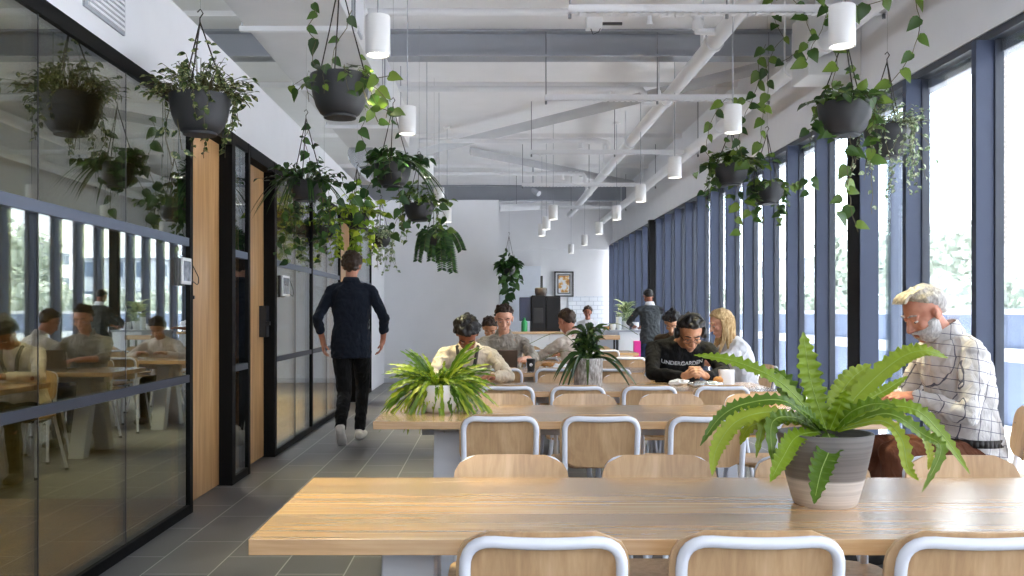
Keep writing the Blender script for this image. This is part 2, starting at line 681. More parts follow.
def timber_door(idx, y0, y1, wall_to):
    root = empty('door_%d' % idx, (XW - 0.08, y0, 0), kind='structure')
    d = MB(); d.box((XW - 0.13, y0 + 0.01, 0.01), (XW - 0.08, y1 - 0.01, 2.42)); d.build('door_leaf', M['door'], root, False)
    f = MB()
    f.box((XW - 0.14, y1 - 0.012, 0), (XW + 0.014, y1 + 0.02, 2.50))
    f.box((XW - 0.14, y0 - 0.0, 2.41), (XW + 0.012, y1, 2.50))
    f.build('frame', M['blackmetal'], root, False)
    return root


d1 = timber_door(1, 5.82, 6.70, 0)
d2 = timber_door(2, 7.22, 8.03, 0)
d3 = timber_door(3, 11.64, 12.98, 0)
h = MB(); h.tube([(XW - 0.075, 6.05, 1.32), (XW - 0.055, 6.05, 1.32)], 0.012, 10); h.build('peephole', M['blackpl'], d1)
h = MB(); h.box((XW - 0.08, 7.86, 1.02), (XW - 0.02, 7.96, 1.28)); h.box((XW - 0.02, 7.80, 1.12), (XW + 0.02, 7.84, 1.15)); h.build('door_handle', M['blackpl'], d2)

# sealed wall beyond the last bay
b = MB(); b.box((XW - 0.12, 14.72, 0), (XW, 16.6, 2.5)); o = struct('wall_left_end', b, M['white']); o.name = 'wall_left.001'

# ---- right window wall
win = empty('window_1', (XG, 3, 0), kind='structure')
f = MB()
f.box((XG - 0.055, -4.2, 2.80), (XG + 0.06, YF, 2.846))
f.build('head_rail', M['slatedark'], win, False)
f = MB(); f.box((XG + 0.02, -4.2, 2.73), (XG + 0.10, YF, 2.79)); f.build('outer_head', M['beamgrey'], win, False)
f = MB(); f.box((XG - 0.06, -4.2, 0.0), (XG + 0.08, YF, 0.12)); f.build('sill', M['slate'], win, False)
FINS = [-3.4, -2.6, -1.8, -1.0, -0.2, 0.75, 1.7, 2.65, 3.6, 4.50, 5.48, 6.40, 8.14, 8.93, 9.70, 10.46, 11.22, 12.0, 12.78, 13.55, 14.33, 15.12, 15.9, 17.3, 18.1, 18.9, 19.7, 20.5, 21.3, 22.1]
for y in FINS:
    f = MB()
    f.box((XG - 0.125, y, 0.0), (XG, y + 0.055, 2.80))
    f.box((XG - 0.02, y - 0.012, 0.0), (XG + 0.03, y, 2.80), 1)
    f.build('mullion', [M['slate'], M['slatedark']], win, False)
for a, c in zip(FINS[:-1], FINS[1:]):
    g = MB(); g.box((XG + 0.004, a + 0.055, 0.12), (XG + 0.014, c, 2.79)); g.build('pane', M['glass'], win, False)
f = MB(); f.box((XG - 0.15, 16.45, 0), (XG - 0.005, 16.60, 2.84)); struct('trim_8', f, M['blackmetal'])
f = MB(); f.box((XG - 0.14, 7.15, 0), (XG - 0.001, 7.39, 2.79)); f.box((XG - 0.146, 7.16, 0), (XG - 0.14, 7.39, 2.79), 1); struct('trim_9', f, [M['slate'], M['blackmetal']])
f = MB(); f.box((3.25, 7.64, -0.1), (3.385, 7.74, 2.79)); struct('trim_10', f, M['rail'])

# white box on the upper right wall, left duct
b = MB(); b.box((2.53, 7.48, 3.10), (XG - 0.001, 7.88, 3.62)); one('wall_duct_box', b, M['ductwhite'], 'white boxed duct outlet high on the right wall above the windows', 'duct', bevel=0.006)
duct = empty('ceiling_duct', (-1.38, 5, 3.3), 'long white rectangular ceiling duct running above the corridor on the left', 'duct')
b = MB(); b.box((-1.76, -1.0, 3.30), (-0.99, 11.9, 3.70)); b.build('duct_body', M['ductwhite'], duct, False, 0.004)
for y in (1.5, 3.3, 5.05, 6.85, 8.65, 10.45):
    s = MB(); s.box((-1.80, y, 3.262), (-0.95, y + 0.045, 3.298)); s.build('support_rail', M['pipewhite'], duct, False)
    for x in (-1.785, -0.965):
        s = MB(); s.tube([(x, y + 0.02, 3.28), (x, y + 0.02, ZC)], 0.006, 6)
        s.build('hanger_rod', M['chrome'], duct)
for (y0, y1) in ((5.6, 6.2), (6.85, 7.35), (9.0, 9.5)):
    g = MB(); g.box((-0.99, y0, 3.34), (-0.975, y1, 3.66))
    for k in range(11):
        y = y0 + 0.03 + k * (y1 - y0 - 0.06) / 10
        g.box((-0.977, y - 0.008, 3.36), (-0.962, y + 0.008, 3.64), 1)
    g.build('grille', [M['beamgrey'], M['white']], duct, False)
g = MB()
g.box((XW, 4.25, 2.60), (XW + 0.012, 4.72, 2.96))
for k in range(13):
    g.box((XW + 0.012, 4.28, 2.615 + k * 0.026), (XW + 0.022, 4.69, 2.628 + k * 0.026), 1)
one('wall_vent', g, [M['beamgrey'], M['white']], 'white slatted air vent on the wall above the glass partition, top left', 'vent', smooth=False)
b = MB()
b.lathe([(0.001, 0), (0.16, 0), (0.17, 0.02), (0.17, 1.4), (0.15, 1.42)], (-1.60, 11.9, 3.22), 24, 0, 'Y')
one('round_duct', b, M['chrome'], 'short silver round duct at the end of the white rectangular duct', 'duct')

# ---- suspended trays, pipes, braces
def tray(y, x0, x1, z, lab):
    r = empty('cable_tray', ((x0 + x1) / 2, y, z), lab, 'tray', 'white trays hung across the ceiling')
    t = MB()
    t.box((x0, y, z), (x1, y + 0.05, z + 0.006))
    t.box((x0, y, z), (x1, y + 0.004, z + 0.055))
    t.box((x0, y + 0.046, z), (x1, y + 0.05, z + 0.055))
    k = int((x1 - x0) / 0.055)
    for i in range(k):
        x = x0 + 0.02 + i * 0.055
        t.box((x, y - 0.002, z - 0.006), (x + 0.03, y + 0.052, z + 0.002))
    t.build('channel', M['pipewhite'], r, False)
    for x in (x0 + 0.01, (x0 + x1) / 2, x1 - 0.01):
        s = MB(); s.tube([(x, y + 0.025, z - 0.035), (x, y + 0.025, z - 0.004), (x, y + 0.025, z - 0.003), (x, y + 0.025, ZC)], [0.012, 0.012, 0.0055, 0.0055], 6)
        s.build('hanger_rod', M['rodgrey'], r)


for (y, lab) in ((6.46, 'perforated white tray across the ceiling, nearest to the camera'),
                 (9.12, 'second white tray across the ceiling, crossing the large diagonal pipe'),
                 (12.2, 'third white tray from the front across the ceiling'),
                 (15.3, 'fourth white tray from the front across the ceiling'),
                 (18.6, 'farthest white tray across the ceiling, above the kitchen')):
    tray(y, 0.55, 2.72, 3.27, lab)


def pipe_joint(t, p, axis, r):
    a = V(p)
    d = V(axis)
    t.tube([a - d * 0.035, a + d * 0.035], r * 1.22, 14)


mp_ = empty('main_pipe', (1.86, 6, 3.45), 'thick white pipe running the length of the ceiling', 'pipe')
t = MB(); t.tube([(1.86, -1.0, 3.45), (1.86, 21.5, 3.45)], 0.066, 18); t.build('pipe', M['pipewhite'], mp_)
for y in (7.8, 9.9, 12.4, 14.9, 17.5):
    t = MB(); pipe_joint(t, (1.86, y, 3.45), (0, 1, 0), 0.066); t.build('coupling', M['pipewhite'], mp_)
    t = MB(); t.tube([(1.86, y + 0.4, 3.45), (1.86, y + 0.4, ZC)], 0.008, 6); t.tube([(1.86, y + 0.4, 3.54), (1.86, y + 0.4, 3.64)], 0.022, 8); t.build('hanger_rod', M['pipewhite'], mp_)
sp_ = empty('side_pipe', (2.6, 6, 3.4), 'white pipe running along the ceiling beside the window wall', 'pipe')
t = MB(); t.tube([(2.6, -1.0, 3.3), (2.6, 21.5, 3.3)], 0.065, 16); t.build('pipe', M['pipewhite'], sp_)
for y in (7.3, 8.1, 10.6, 13.1, 15.7, 18.3):
    t = MB(); pipe_joint(t, (2.6, y, 3.3), (0, 1, 0), 0.065); t.build('coupling', M['pipewhite'], sp_)
    t = MB(); t.tube([(2.6, y + 0.2, 3.3), (2.6, y + 0.2, ZC)], 0.008, 6); t.build('hanger_rod', M['pipewhite'], sp_)
for (y, lab) in ((7.5, 'thin white branch pipe with elbow across the ceiling, nearest the camera'),
                 (10.06, 'white branch pipe with valve fittings across the middle of the ceiling'),
                 (13.1, 'farther white branch pipe with elbow across the ceiling'),
                 (16.2, 'farthest white branch pipe joining the thick pipe')):
    r = empty('branch_pipe', (0, y, 3.6), lab, 'pipe', 'white branch pipes')
    t = MB()
    t.tube([(-0.95, y, 3.6), (1.58, y, 3.6), (1.63, y, 3.59), (1.66, y, 3.55), (1.66, y, 3.45), (1.80, y, 3.45)], 0.032, 12)
    t.build('pipe', M['pipewhite'], r)
    for (p, ax) in (((1.52, y, 3.6), (1, 0, 0)), ((1.40, y, 3.6), (1, 0, 0)), ((1.66, y, 3.50), (0, 0, 1))):
        t = MB(); pipe_joint(t, p, ax, 0.034); t.build('fitting', M['pipewhite'], r)
    t = MB(); t.tube([(1.28, y, 3.6), (1.28, y, 3.54), (1.28, y, 3.50)], [0.02, 0.02, 0.03], 8); t.build('sprinkler_head', M['pipewhite'], r)
for (a, c, lab) in ((P(418, 153, 15.0), P(768, 66, 9.75), 'flat grey diagonal brace crossing the ceiling behind the pipes'),
                    (P(470, 149, 15.2), P(634, 184, 18.8), 'farther pale diagonal brace under the ceiling'),
                    (P(500, 208, 17.5), P(572, 205, 19.6), 'farthest pale brace above the kitchen')):
    a.z = min(a.z, 3.82); c.z = min(c.z, 3.82)
    d = (c - a).normalized(); up = V((0, 0, 1)); s = d.cross(up).normalized()
    t = MB()
    t.loft([(a, s * 0.01, up * 0.065), (c, s * 0.01, up * 0.065)], 0, 4, 2)
    one('roof_brace', t, M['bracegrey'], lab, 'brace', 'ceiling braces', smooth=False)
# junction boxes / sensor on the ceiling
r = empty('sensor_unit', P(593, 22, 8.4), 'small white wireless unit with dark bracket under the ceiling', 'device')
c = P(593, 23, 8.4)
t = MB(); t.box((c.x - 0.06, c.y - 0.04, c.z - 0.05), (c.x + 0.08, c.y + 0.08, c.z + 0.06)); t.build('housing', M['whitepl'], r, False, 0.006)
t = MB(); t.box((c.x + 0.08, c.y, c.z - 0.012), (c.x + 0.26, c.y + 0.03, c.z + 0.008)); t.tube([(c.x - 0.02, c.y, c.z - 0.05), (c.x, c.y, c.z - 0.1), (c.x + 0.05, c.y, c.z - 0.08), (c.x + 0.07, c.y, c.z - 0.04)], 0.004, 6); t.build('bracket', M['rubber'], r)
t = MB(); t.tube([(c.x, c.y + 0.03, c.z + 0.05), (c.x, c.y + 0.03, ZC)], 0.008, 6); t.build('hanger_rod', M['pipewhite'], r)
c = P(533, 190, 17.0)
r = empty('security_camera', c, 'small camera on the ceiling above the far end of the hall', 'camera')
t = MB(); t.tube([c + V((0, 0, 0)), c + V((0.1, -0.1, -0.08))], 0.05, 12); t.build('housing', M['beamgrey'], r)
t = MB(); t.tube([c, V((c.x, c.y, ZC))], 0.014, 8); t.build('bracket', M['beamgrey'], r)

# ---- pendant lamps (each with the light it gives)
sd = bpy.data.lights.new('lamp_light', 'SPOT')
sd.energy = 230
sd.color = (1.0, 0.90, 0.52)
sd.spot_size = R(56)
sd.spot_blend = 0.7
sd.shadow_soft_size = 0.055
ZP = 2.55
pr = empty('pendant_lamp', (0, 0, ZP))
t = MB(); t.lathe([(0.055, 0.004), (0.063, 0), (0.065, 0.004), (0.065, 0.198), (0.062, 0.205), (0.02, 0.207), (0.001, 0.207)], (0, 0, ZP), 28); t.lathe([(0.055, 0.004), (0.053, 0.05)], (0, 0, ZP), 28)
shd = t.build('shade', M['lampwhite'], pr)
t = MB(); t.lathe([(0.001, 0.022), (0.052, 0.022)], (0, 0, ZP), 24); t.build('lens', M['lampglow'], shd, False)
t = MB(); t.tube([(0, 0, ZP + 0.205), (0, 0, ZC - 0.02)], 0.004, 6); t.build('cord', M['beamgrey'], pr)
t = MB(); t.lathe([(0.001, ZC - ZP - 0.03), (0.045, ZC - ZP - 0.03), (0.05, ZC - ZP - 0.02), (0.05, ZC - ZP)], (0, 0, ZP), 16); t.build('ceiling_rose', M['lampwhite'], pr)
lo = bpy.data.objects.new('lamp_light', sd); C.objects.link(lo); lo.parent = pr; lo.location = (0, 0, 0.018)
ORD = ['nearest', 'second', 'third', 'fourth', 'fifth', 'sixth', 'seventh', 'eighth']
first = True
def place_lamp(x, y, lab):
    global first
    o = pr if first else copy_tree(pr)
    first = False
    o.location = (x, y, ZP)
    tag(o, lab, 'lamp', 'white cylinder pendant lamps')
for i, y in enumerate((2.68, 4.90, 7.05, 9.3, 11.6, 13.9)):
    place_lamp(-0.60 if i > 1 else -0.57, y, 'white cylinder pendant lamp, %s in the row beside the long ceiling duct' % ['nearest', 'second', 'third', 'fourth', 'fifth', 'farthest'][i])
for i, y in enumerate((4.735, 7.0, 9.33, 11.35, 13.55, 16.0, 18.6, 21.2)):
    place_lamp((1.77, 1.81, 1.84, 1.83, 1.84, 1.88, 1.90, 1.86)[i], y, 'white cylinder pendant lamp, %s from the camera in the row beside the windows' % ORD[i])
for i, y in enumerate((13.5, 15.1, 16.35)):
    place_lamp(0.93, y, 'white cylinder pendant lamp, %s of the three hung close together mid ceiling' % ['right-hand', 'middle', 'left-hand'][i])

# added warm lights that brighten the meeting rooms behind the glass
dl = bpy.data.lights.new('added_room_light', 'SPOT')
dl.energy = 150
dl.color = (1.0, 0.84, 0.45)
dl.spot_size = R(84)
dl.spot_blend = 0.6
dl.shadow_soft_size = 0.05
dl2 = dl.copy(); dl2.energy = 600; dl2.color = (1.0, 0.93, 0.8); dl2.spot_size = R(140)
for i, (y, lab) in enumerate(((2.6, 'added warm fill downlight behind the glass, nearest the camera'), (4.6, 'added warm fill downlight behind the glass, before the first timber door'), (7.2, 'added warm fill downlight behind the narrow glass bay'), (9.6, 'added warm fill downlight in the far meeting room'), (12.6, 'added warm fill downlight at the end of the far meeting room'))):
    r = empty('added_downlight', (-3.3, y, 2.58), lab, 'lamp', 'added meeting room fill lights')
    t = MB(); t.lathe([(0.001, 0.012), (0.045, 0.012), (0.05, 0.0), (0.06, 0.0), (0.06, 0.019)], (-3.3, y, 2.58), 20)
    t.build('trim_ring', M['lampwhite'], r)
    if i >= 3:
        dl = dl2
    lo = bpy.data.objects.new('added_room_light', dl); C.objects.link(lo); lo.parent = r; lo.location = (0, 0, -0.01)

# ================================================================== TABLES AND CHAIRS
TH = 0.725
TX0, TX1 = -0.525, 1.87
TABLES = [2.074, 4.32, 5.97, 7.85, 9.80, 11.75]
TW = 0.775
TLAB = ['pale oak table nearest the camera, carrying the big bird\'s nest fern',
        'second oak table from the front, with the white pot at its left end',
        'third oak table from the front, with the ribbed grey pot on it',
        'fourth oak table from the front, where the open laptop stands',
        'fifth oak table from the front, mostly hidden by seated people',
        'farthest oak table, in front of the kitchen counter']


def make_table():
    r = empty('dining_table', (0, 0, 0))
    t = MB()
    h = TW / 2 - 0.0018
    t.box((0, 0, TH - 0.036), (TX1 - TX0, h, TH))
    t.box((0, TW / 2 + 0.0018, TH - 0.036), (TX1 - TX0, TW, TH))
    t.box((0.01, TW / 2 - 0.01, TH - 0.040), (TX1 - TX0 - 0.01, TW / 2 + 0.01, TH - 0.037))
    t.build('tabletop', M['table'], r, False, 0.002)
    f = MB()
    f.box((0.20, TW / 2 - 0.06, TH - 0.105), (TX1 - TX0 - 0.20, TW / 2 + 0.06, TH - 0.037))
    for x in (0.268, TX1 - TX0 - 0.392):
        f.box((x, 0.12, TH - 0.060), (x + 0.124, TW - 0.12, TH - 0.037))
    f.build('apron', M['legwhite'], r, False, 0.003)
    for x in (0.265, TX1 - TX0 - 0.395):
        for s in (-1, 1):
            l = MB()
            c = TW / 2
            # splayed flat leg of an A-shaped trestle
            y0 = c + s * 0.06
            y1 = c + s * 0.30
            vs = []
            for xx in (x, x + 0.13):
                vs += [(xx, y0 - s * 0.055, TH - 0.07), (xx, y0 + s * 0.075, TH - 0.07), (xx, y1 + s * 0.03, 0.0), (xx, y1 - s * 0.08, 0.0)]
            fs = [(0, 1, 2, 3), (7, 6, 5, 4), (0, 4, 5, 1), (1, 5, 6, 2), (2, 6, 7, 3), (3, 7, 4, 0)]
            if s < 0:
                fs = [q[::-1] for q in fs]
            l.add(vs, fs)
            l.build('leg', M['legwhite'], r, False, 0.004)
    return r


tb = make_table()
for i, y in enumerate(TABLES):
    o = tb if i == 0 else copy_tree(tb)
    o.location = (TX0, y, 0)
    tag(o, TLAB[i], 'table', 'oak tables in a row')

CW, CHH = 0.345, 0.775


def bend(pts, n=5):
    """round the inner corners of a polyline; pts: (point, radius)"""
    out = []
    for i, (p, r) in enumerate(pts):
        p = V(p)
        if r <= 0 or i in (0, len(pts) - 1):
            out.append(p)
            continue
        a = (V(pts[i - 1][0]) - p).normalized()
        c = (V(pts[i + 1][0]) - p).normalized()
        p0, p1 = p + a * r, p + c * r
        for k in range(n + 1):
            t = k / n
            out.append(p0 * (1 - t) ** 2 + p * 2 * t * (1 - t) + p1 * t ** 2)
    return out


def plate(w, h, rad, th, fn, n=8):
    """rounded plate in (u, v), mapped to 3D by fn(u, v) -> point; returns verts, faces as a closed slab"""
    nu, nv = 14, 10
    vs = []
    us = []
    for side in (0, 1):
        for j in range(nv + 1):
            v = -1 + 2 * j / nv
            # half width at this height, rounded corners
            yy = abs(v) * h / 2 - (h / 2 - rad)
            hw = w / 2 if yy <= 0 else w / 2 - rad + math.sqrt(max(0, rad * rad - yy * yy))
            for i in range(nu + 1):
                u = -1 + 2 * i / nu
                p, nrm = fn(u * hw, v * h / 2)
                vs.append(p + nrm * (th / 2 if side else -th / 2))
    fs = []
    o = (nu + 1) * (nv + 1)
    for j in range(nv):
        for i in range(nu):
            a = j * (nu + 1) + i
            q = (a, a + 1, a + nu + 2, a + nu + 1)
            fs.append(q[::-1])
            fs.append(tuple(o + k for k in q))
    rim = [i for i in range(nu + 1)] + [j * (nu + 1) + nu for j in range(1, nv + 1)] + [nv * (nu + 1) + i for i in range(nu - 1, -1, -1)] + [j * (nu + 1) for j in range(nv - 1, 0, -1)]
    for k in range(len(rim)):
        a, c = rim[k], rim[(k + 1) % len(rim)]
        fs.append((a, c, o + c, o + a))
    return vs, fs


def make_chair():
    """origin on the floor under the seat; the sitter faces +y, the back is at -y"""
    r = empty('dining_chair', (0, 0, 0))
    hw = CW / 2
    yb = -0.20
    tr = 0.0125
    # tube: rear leg - up the back - over the top - down to the other rear leg
    t = MB()
    top = CHH - tr
    pts = [((-hw - 0.035, yb - 0.06, 0.012), 0), ((-hw + tr + 0.004, yb + 0.055, 0.44), 0.06), ((-hw + tr, yb, top - 0.0), 0.062),
           ((0, yb - 0.012, top - 0.008), 0.09), ((hw - tr, yb, top - 0.0), 0.062), ((hw - tr - 0.004, yb + 0.055, 0.44), 0.06), ((hw + 0.035, yb - 0.06, 0.012), 0)]
    t.tube(bend(pts, 6), tr, 10)
    bfr = t.build('back_frame', M['tube'], r)
    legs = []
    # front legs with the side rail under the seat
    for s in (-1, 1):
        l = MB()
        l.tube(bend([((s * (hw - 0.03), yb + 0.07, 0.425), 0), ((s * (hw - 0.03), 0.13, 0.425), 0.045), ((s * (hw + 0.015), 0.20, 0.012), 0)], 5), 0.011, 8)
        legs.append(l.build('leg', M['tube'], r))
    for (x, y) in ((-hw - 0.035, yb - 0.06), (hw + 0.035, yb - 0.06), (-hw - 0.015, 0.20), (hw + 0.015, 0.20)):
        l = MB(); l.tube([(x, y, 0), (x, y, 0.02)], 0.015, 8); l.build('foot_cap', M['rubber'], bfr if y < 0 else (legs[0] if x < 0 else legs[1]))
    # seat
    def sf(u, v):
        y = v - 0.01
        z = 0.443 - 0.012 * max(0, 1 - (u / 0.15) ** 2) * max(0, 1 - (v / 0.17) ** 2)
        if v > 0.12:
            z -= (v - 0.12) ** 2 * 3.0
        return V((u, y, z)), V((0, 0, 1))
    s_ = MB(); vs, fs = plate(CW + 0.03, 0.37, 0.09, 0.012, sf); s_.add(vs, fs); s_.build('seat', [M['ply']], r, True, 0, 50)
    # back panel, wraps slightly, in front of the tube and a touch wider than it
    zt = CHH + 0.001
    hp = 0.235
    def bf(u, v):
        z = zt - hp / 2 + v
        k = (z - 0.44) / (CHH - 0.44)
        y = yb + 0.055 * (1 - k) + 0.018 + tr * 0.2 + 0.012 * (u / hw) ** 2 - 0.008 * (1 - (u / hw) ** 2)
        return V((u, y, z)), V((0, 1, 0.12)).normalized()
    s_ = MB(); vs, fs = plate(CW + 0.012, hp, 0.07, 0.010, bf); s_.add(vs, fs); brs = s_.build('backrest', [M['ply']], r, True, 0, 50)
    for s in (-1, 1):
        q = MB()
        p, n_ = bf(s * (hw - 0.02), 0.03)
        q.ell(p + n_ * 0.006, (0.005, 0.003, 0.005), None, 0, 8, 6)
        q.build('rivet', M['chrome'], brs)
    return r


chair = make_chair()
_fc = [True]


def put_chair(x, y, rot, lab, grp='plywood chairs with white tube frames', dx=0.0):
    o = chair if _fc[0] else copy_tree(chair)
    _fc[0] = False
    o.location = (x, y, 0)
    o.rotation_euler = (0, 0, rot)
    tag(o, lab, 'chair', grp)
    return o


NTH = ['leftmost', 'second from left', 'third from left', 'fourth from left']
TN = ['nearest table', 'second table from the front', 'third table from the front', 'fourth table from the front', 'fifth table from the front', 'farthest table']
rnd = random.Random(4)
for ti, yt in enumerate(TABLES):
    near = [0.115, 0.555, 0.995, 1.44] if ti != 1 else [0.05, 0.497, 0.955, 1.42]
    far = [0.07, 0.53, 1.0, 1.47]
    for k, x in enumerate(near):
        if ti == 4 and k == 2:
            continue
        # back plane at yt - 0.17 -> origin 0.20 in front of it (sitter faces +y)
        y = yt - 0.16 + 0.20 + rnd.uniform(-0.012, 0.012) - (0.04 if ti == 1 else 0)
        put_chair(x, y, rnd.uniform(-0.02, 0.02), 'white-tube plywood chair, back to camera, %s at the %s' % (NTH[k], TN[ti]))
    for k, x in enumerate(far):
        if (ti, k) in ((2, 0), (2, 3), (3, 0), (4, 0), (4, 3)):
            continue
        y = yt + TW + 0.13 - 0.20 + rnd.uniform(-0.012, 0.012)
        put_chair(x, y, math.pi + rnd.uniform(-0.02, 0.02), 'plywood chair facing the camera, %s behind the %s' % (NTH[k], TN[ti]))
put_chair(-0.16, 7.10, math.pi, 'plywood chair under the person in the cream cardigan')
put_chair(1.44, 7.20, math.pi, 'plywood chair under the person in headphones')
put_chair(0.16, 9.0, math.pi, 'plywood chair under the person at the laptop')
put_chair(0.92, 9.55, R(20), 'plywood chair under the man in the pale shirt seen from behind')
put_chair(0.05, 10.75, math.pi, 'plywood chair at the fifth table behind the laptop user')
put_chair(2.12, 10.80, math.pi, 'plywood chair under the curly-haired person in brown')
put_chair(2.36, 4.50, R(70), 'plywood chair under the grey-bearded man at the table end by the window')
put_chair(2.24, 8.15, R(90), 'white-backed chair under the long-haired blonde person by the window')

# ================================================================== TABLE THINGS
def laptop():
    c = P(503, 369.5, 8.20)
    r = empty('laptop', (c.x, c.y, TH), 'open grey laptop seen from behind on the fourth table', 'laptop')
    t = MB(); t.box((c.x - 0.125, c.y, TH), (c.x + 0.125, c.y + 0.20, TH + 0.014)); t.build('base', paint('grey_aluminium', (120, 112, 108), 0.35, 0.7), r, False, 0.004)
    t = MB()
    Mx = Matrix.Translation((c.x, c.y + 0.004, TH + 0.012)) @ Matrix.Rotation(R(14), 4, 'X')
    t.box((-0.125, -0.004, 0), (0.125, 0.003, 0.168), 0, Mx); lid_ = t.build('lid', paint('dark_grey_lid', (96, 84, 76), 0.35, 0.6), r, False, 0.003)
    g = MB()
    N = 18
    vs = [Mx @ V((0.012 * math.cos(a) * (1 - 0.12 * (abs(math.cos(a)) > 0.9)), -0.0052, 0.088 + 0.013 * math.sin(a) - 0.002 * (abs(math.sin(a)) > 0.95))) for a in [2 * math.pi * k / N for k in range(N)]]
    for k in (0, 1, N - 1):
        vs[k] = Mx @ V((0.0075, -0.0052, 0.088 + 0.004 * (0 if k == 0 else (1 if k == 1 else -1))))
    g.add(vs, [tuple(range(N))])
    vs = [Mx @ V((x, -0.0052, z)) for x, z in ((0.0, 0.103), (0.004, 0.104), (0.007, 0.110), (0.003, 0.109))]
    g.add(vs, [(0, 1, 2, 3)])
    g.build('lid_emblem', M['blackpl'], lid_, False)


laptop()
c = P(531, 370, 8.15)
r = empty('takeaway_cup', (c.x, c.y, TH), 'short black cup with a white mark beside the laptop', 'cup')
t = MB(); t.lathe([(0.001, 0), (0.032, 0), (0.038, 0.085), (0.038, 0.09)], (c.x, c.y, TH), 20); t.build('cup_body', M['blackpl'], r)
t = MB(); t.lathe([(0.040, 0.086), (0.041, 0.094), (0.034, 0.104), (0.001, 0.104)], (c.x, c.y, TH), 20); t.build('lid', M['blackpl'], r)
t = MB(); vs = [V((c.x + 0.014 * math.cos(a) - 0.002, c.y - 0.0375 + 0.006 * abs(math.cos(a)) * 0.6, TH + 0.052 + 0.014 * math.sin(a))) for a in [2 * math.pi * k / 12 for k in range(12)]]
t.add(vs, [tuple(range(12))]); t.build('cup_mark', M['whitepl'], r, False)


def crumple(name, c, r3, mat, lab, cat, seed, amp=0.35, parent=None):
    t = MB()
    t.ell(c, r3, None, 0, 28, 18)
    t.v = [tuple(V(p) + (V(p) - V(c)) * amp * (noise.noise(V(p) * 38 + V((seed, 0, 0))) + 0.5 * noise.noise(V(p) * 90)) ) for p in t.v]
    t.v = [(p[0], p[1], max(p[2], c[2] - r3[2] * 0.9)) for p in t.v]
    if parent:
        return t.build(name, mat, parent, True, 0, 25)
    return one(name, t, mat, lab, cat, angle=25)


M['paper'] = paint('white_paper', (232, 234, 238), 0.8, var=0.03)
M['foil'] = paint('crinkled_foil', (200, 204, 210), 0.25, 0.8, var=0.25, scale=90, bump=0.8)
M['bread'] = paint('brown_bread', (170, 122, 70), 0.8, var=0.25, scale=50)
c = P(556, 371, 8.1); c.z = TH + 0.025
crumple('paper_wrap', c, (0.13, 0.09, 0.03), M['paper'], 'crumpled white sandwich paper spread on the fourth table beside the black cup', 'wrapper', 1, 0.6)
c2 = V((c.x - 0.07, c.y - 0.05, TH + 0.055)); t = MB(); t.ell(c2, (0.06, 0.035, 0.022), None, 0, 20, 12); t.v = [tuple(V(p) + (V(p) - c2) * 0.2 * noise.noise(V(p) * 60)) for p in t.v]
one('sandwich', t, M['bread'], 'brown sandwich with green filling lying on the crumpled white paper', 'food')
c = P(706, 383, 6.35); c.z = TH + 0.018
crumple('foil_tray', c, (0.105, 0.08, 0.022), M['foil'], 'silver foil food tray in front of the person in headphones', 'tray', 3, 0.3)
c = P(679, 383, 6.5); c.z = TH + 0.018
crumple('paper_napkin', c, (0.06, 0.05, 0.02), M['paper'], 'crumpled white napkin left of the foil tray on the third table', 'napkin', 5, 0.6)
# paper bag with a pastry
c = P(725, 383, 6.6); c.z = TH
t = MB(); t.loft([((c.x + 0.01, c.y, TH), (0.05, 0, 0), (0, 0.035, 0)), ((c.x + 0.01, c.y, TH + 0.05), (0.052, 0, 0), (0, 0.034, 0)), ((c.x + 0.012, c.y, TH + 0.10), (0.056, 0, 0), (0, 0.015, 0))], 0, 20, 3)
t.v = [tuple(V(p) + V((noise.noise(V(p) * 40), noise.noise(V(p) * 40 + V((5, 0, 0))), 0)) * 0.008) for p in t.v]
one('paper_bag', t, M['paper'], 'small white paper bag standing right of the foil tray', 'bag')
t = MB(); t.ell((c.x - 0.055, c.y - 0.03, TH + 0.045), (0.036, 0.03, 0.028), None, 0, 16, 10); t.v = [(p[0], p[1], p[2] - 0.017) for p in t.v]
one('pastry', t, M['bread'], 'small brown pastry in front of the white paper bag', 'food')
# documents by the cardigan person
for k, (px, py, dd, a, lab) in enumerate(((497, 383.4, 6.25, 0.2, 'white paper sheet lying on the third table by the cream cardigan'), )):
    c = P(px, py, dd); t = MB()
    t.box((-0.10, -0.07, 0), (0.10, 0.07, 0.006), 0, Matrix.Translation((c.x, dd, TH)) @ Matrix.Rotation(a, 4, 'Z'))
    one('paper_sheet', t, M['paper'], lab, 'paper', smooth=False)
c = V((1.93 - 0.13, 4.55, TH))
t = MB(); t.box((-0.08, -0.11, 0), (0.08, 0.11, 0.009), 0, Matrix.Translation(c) @ Matrix.Rotation(R(12), 4, 'Z'))
one('reading_pad', t, M['paper'], 'white pad of paper lying under the hands of the grey-bearded man', 'paper', smooth=False, bevel=0.003)

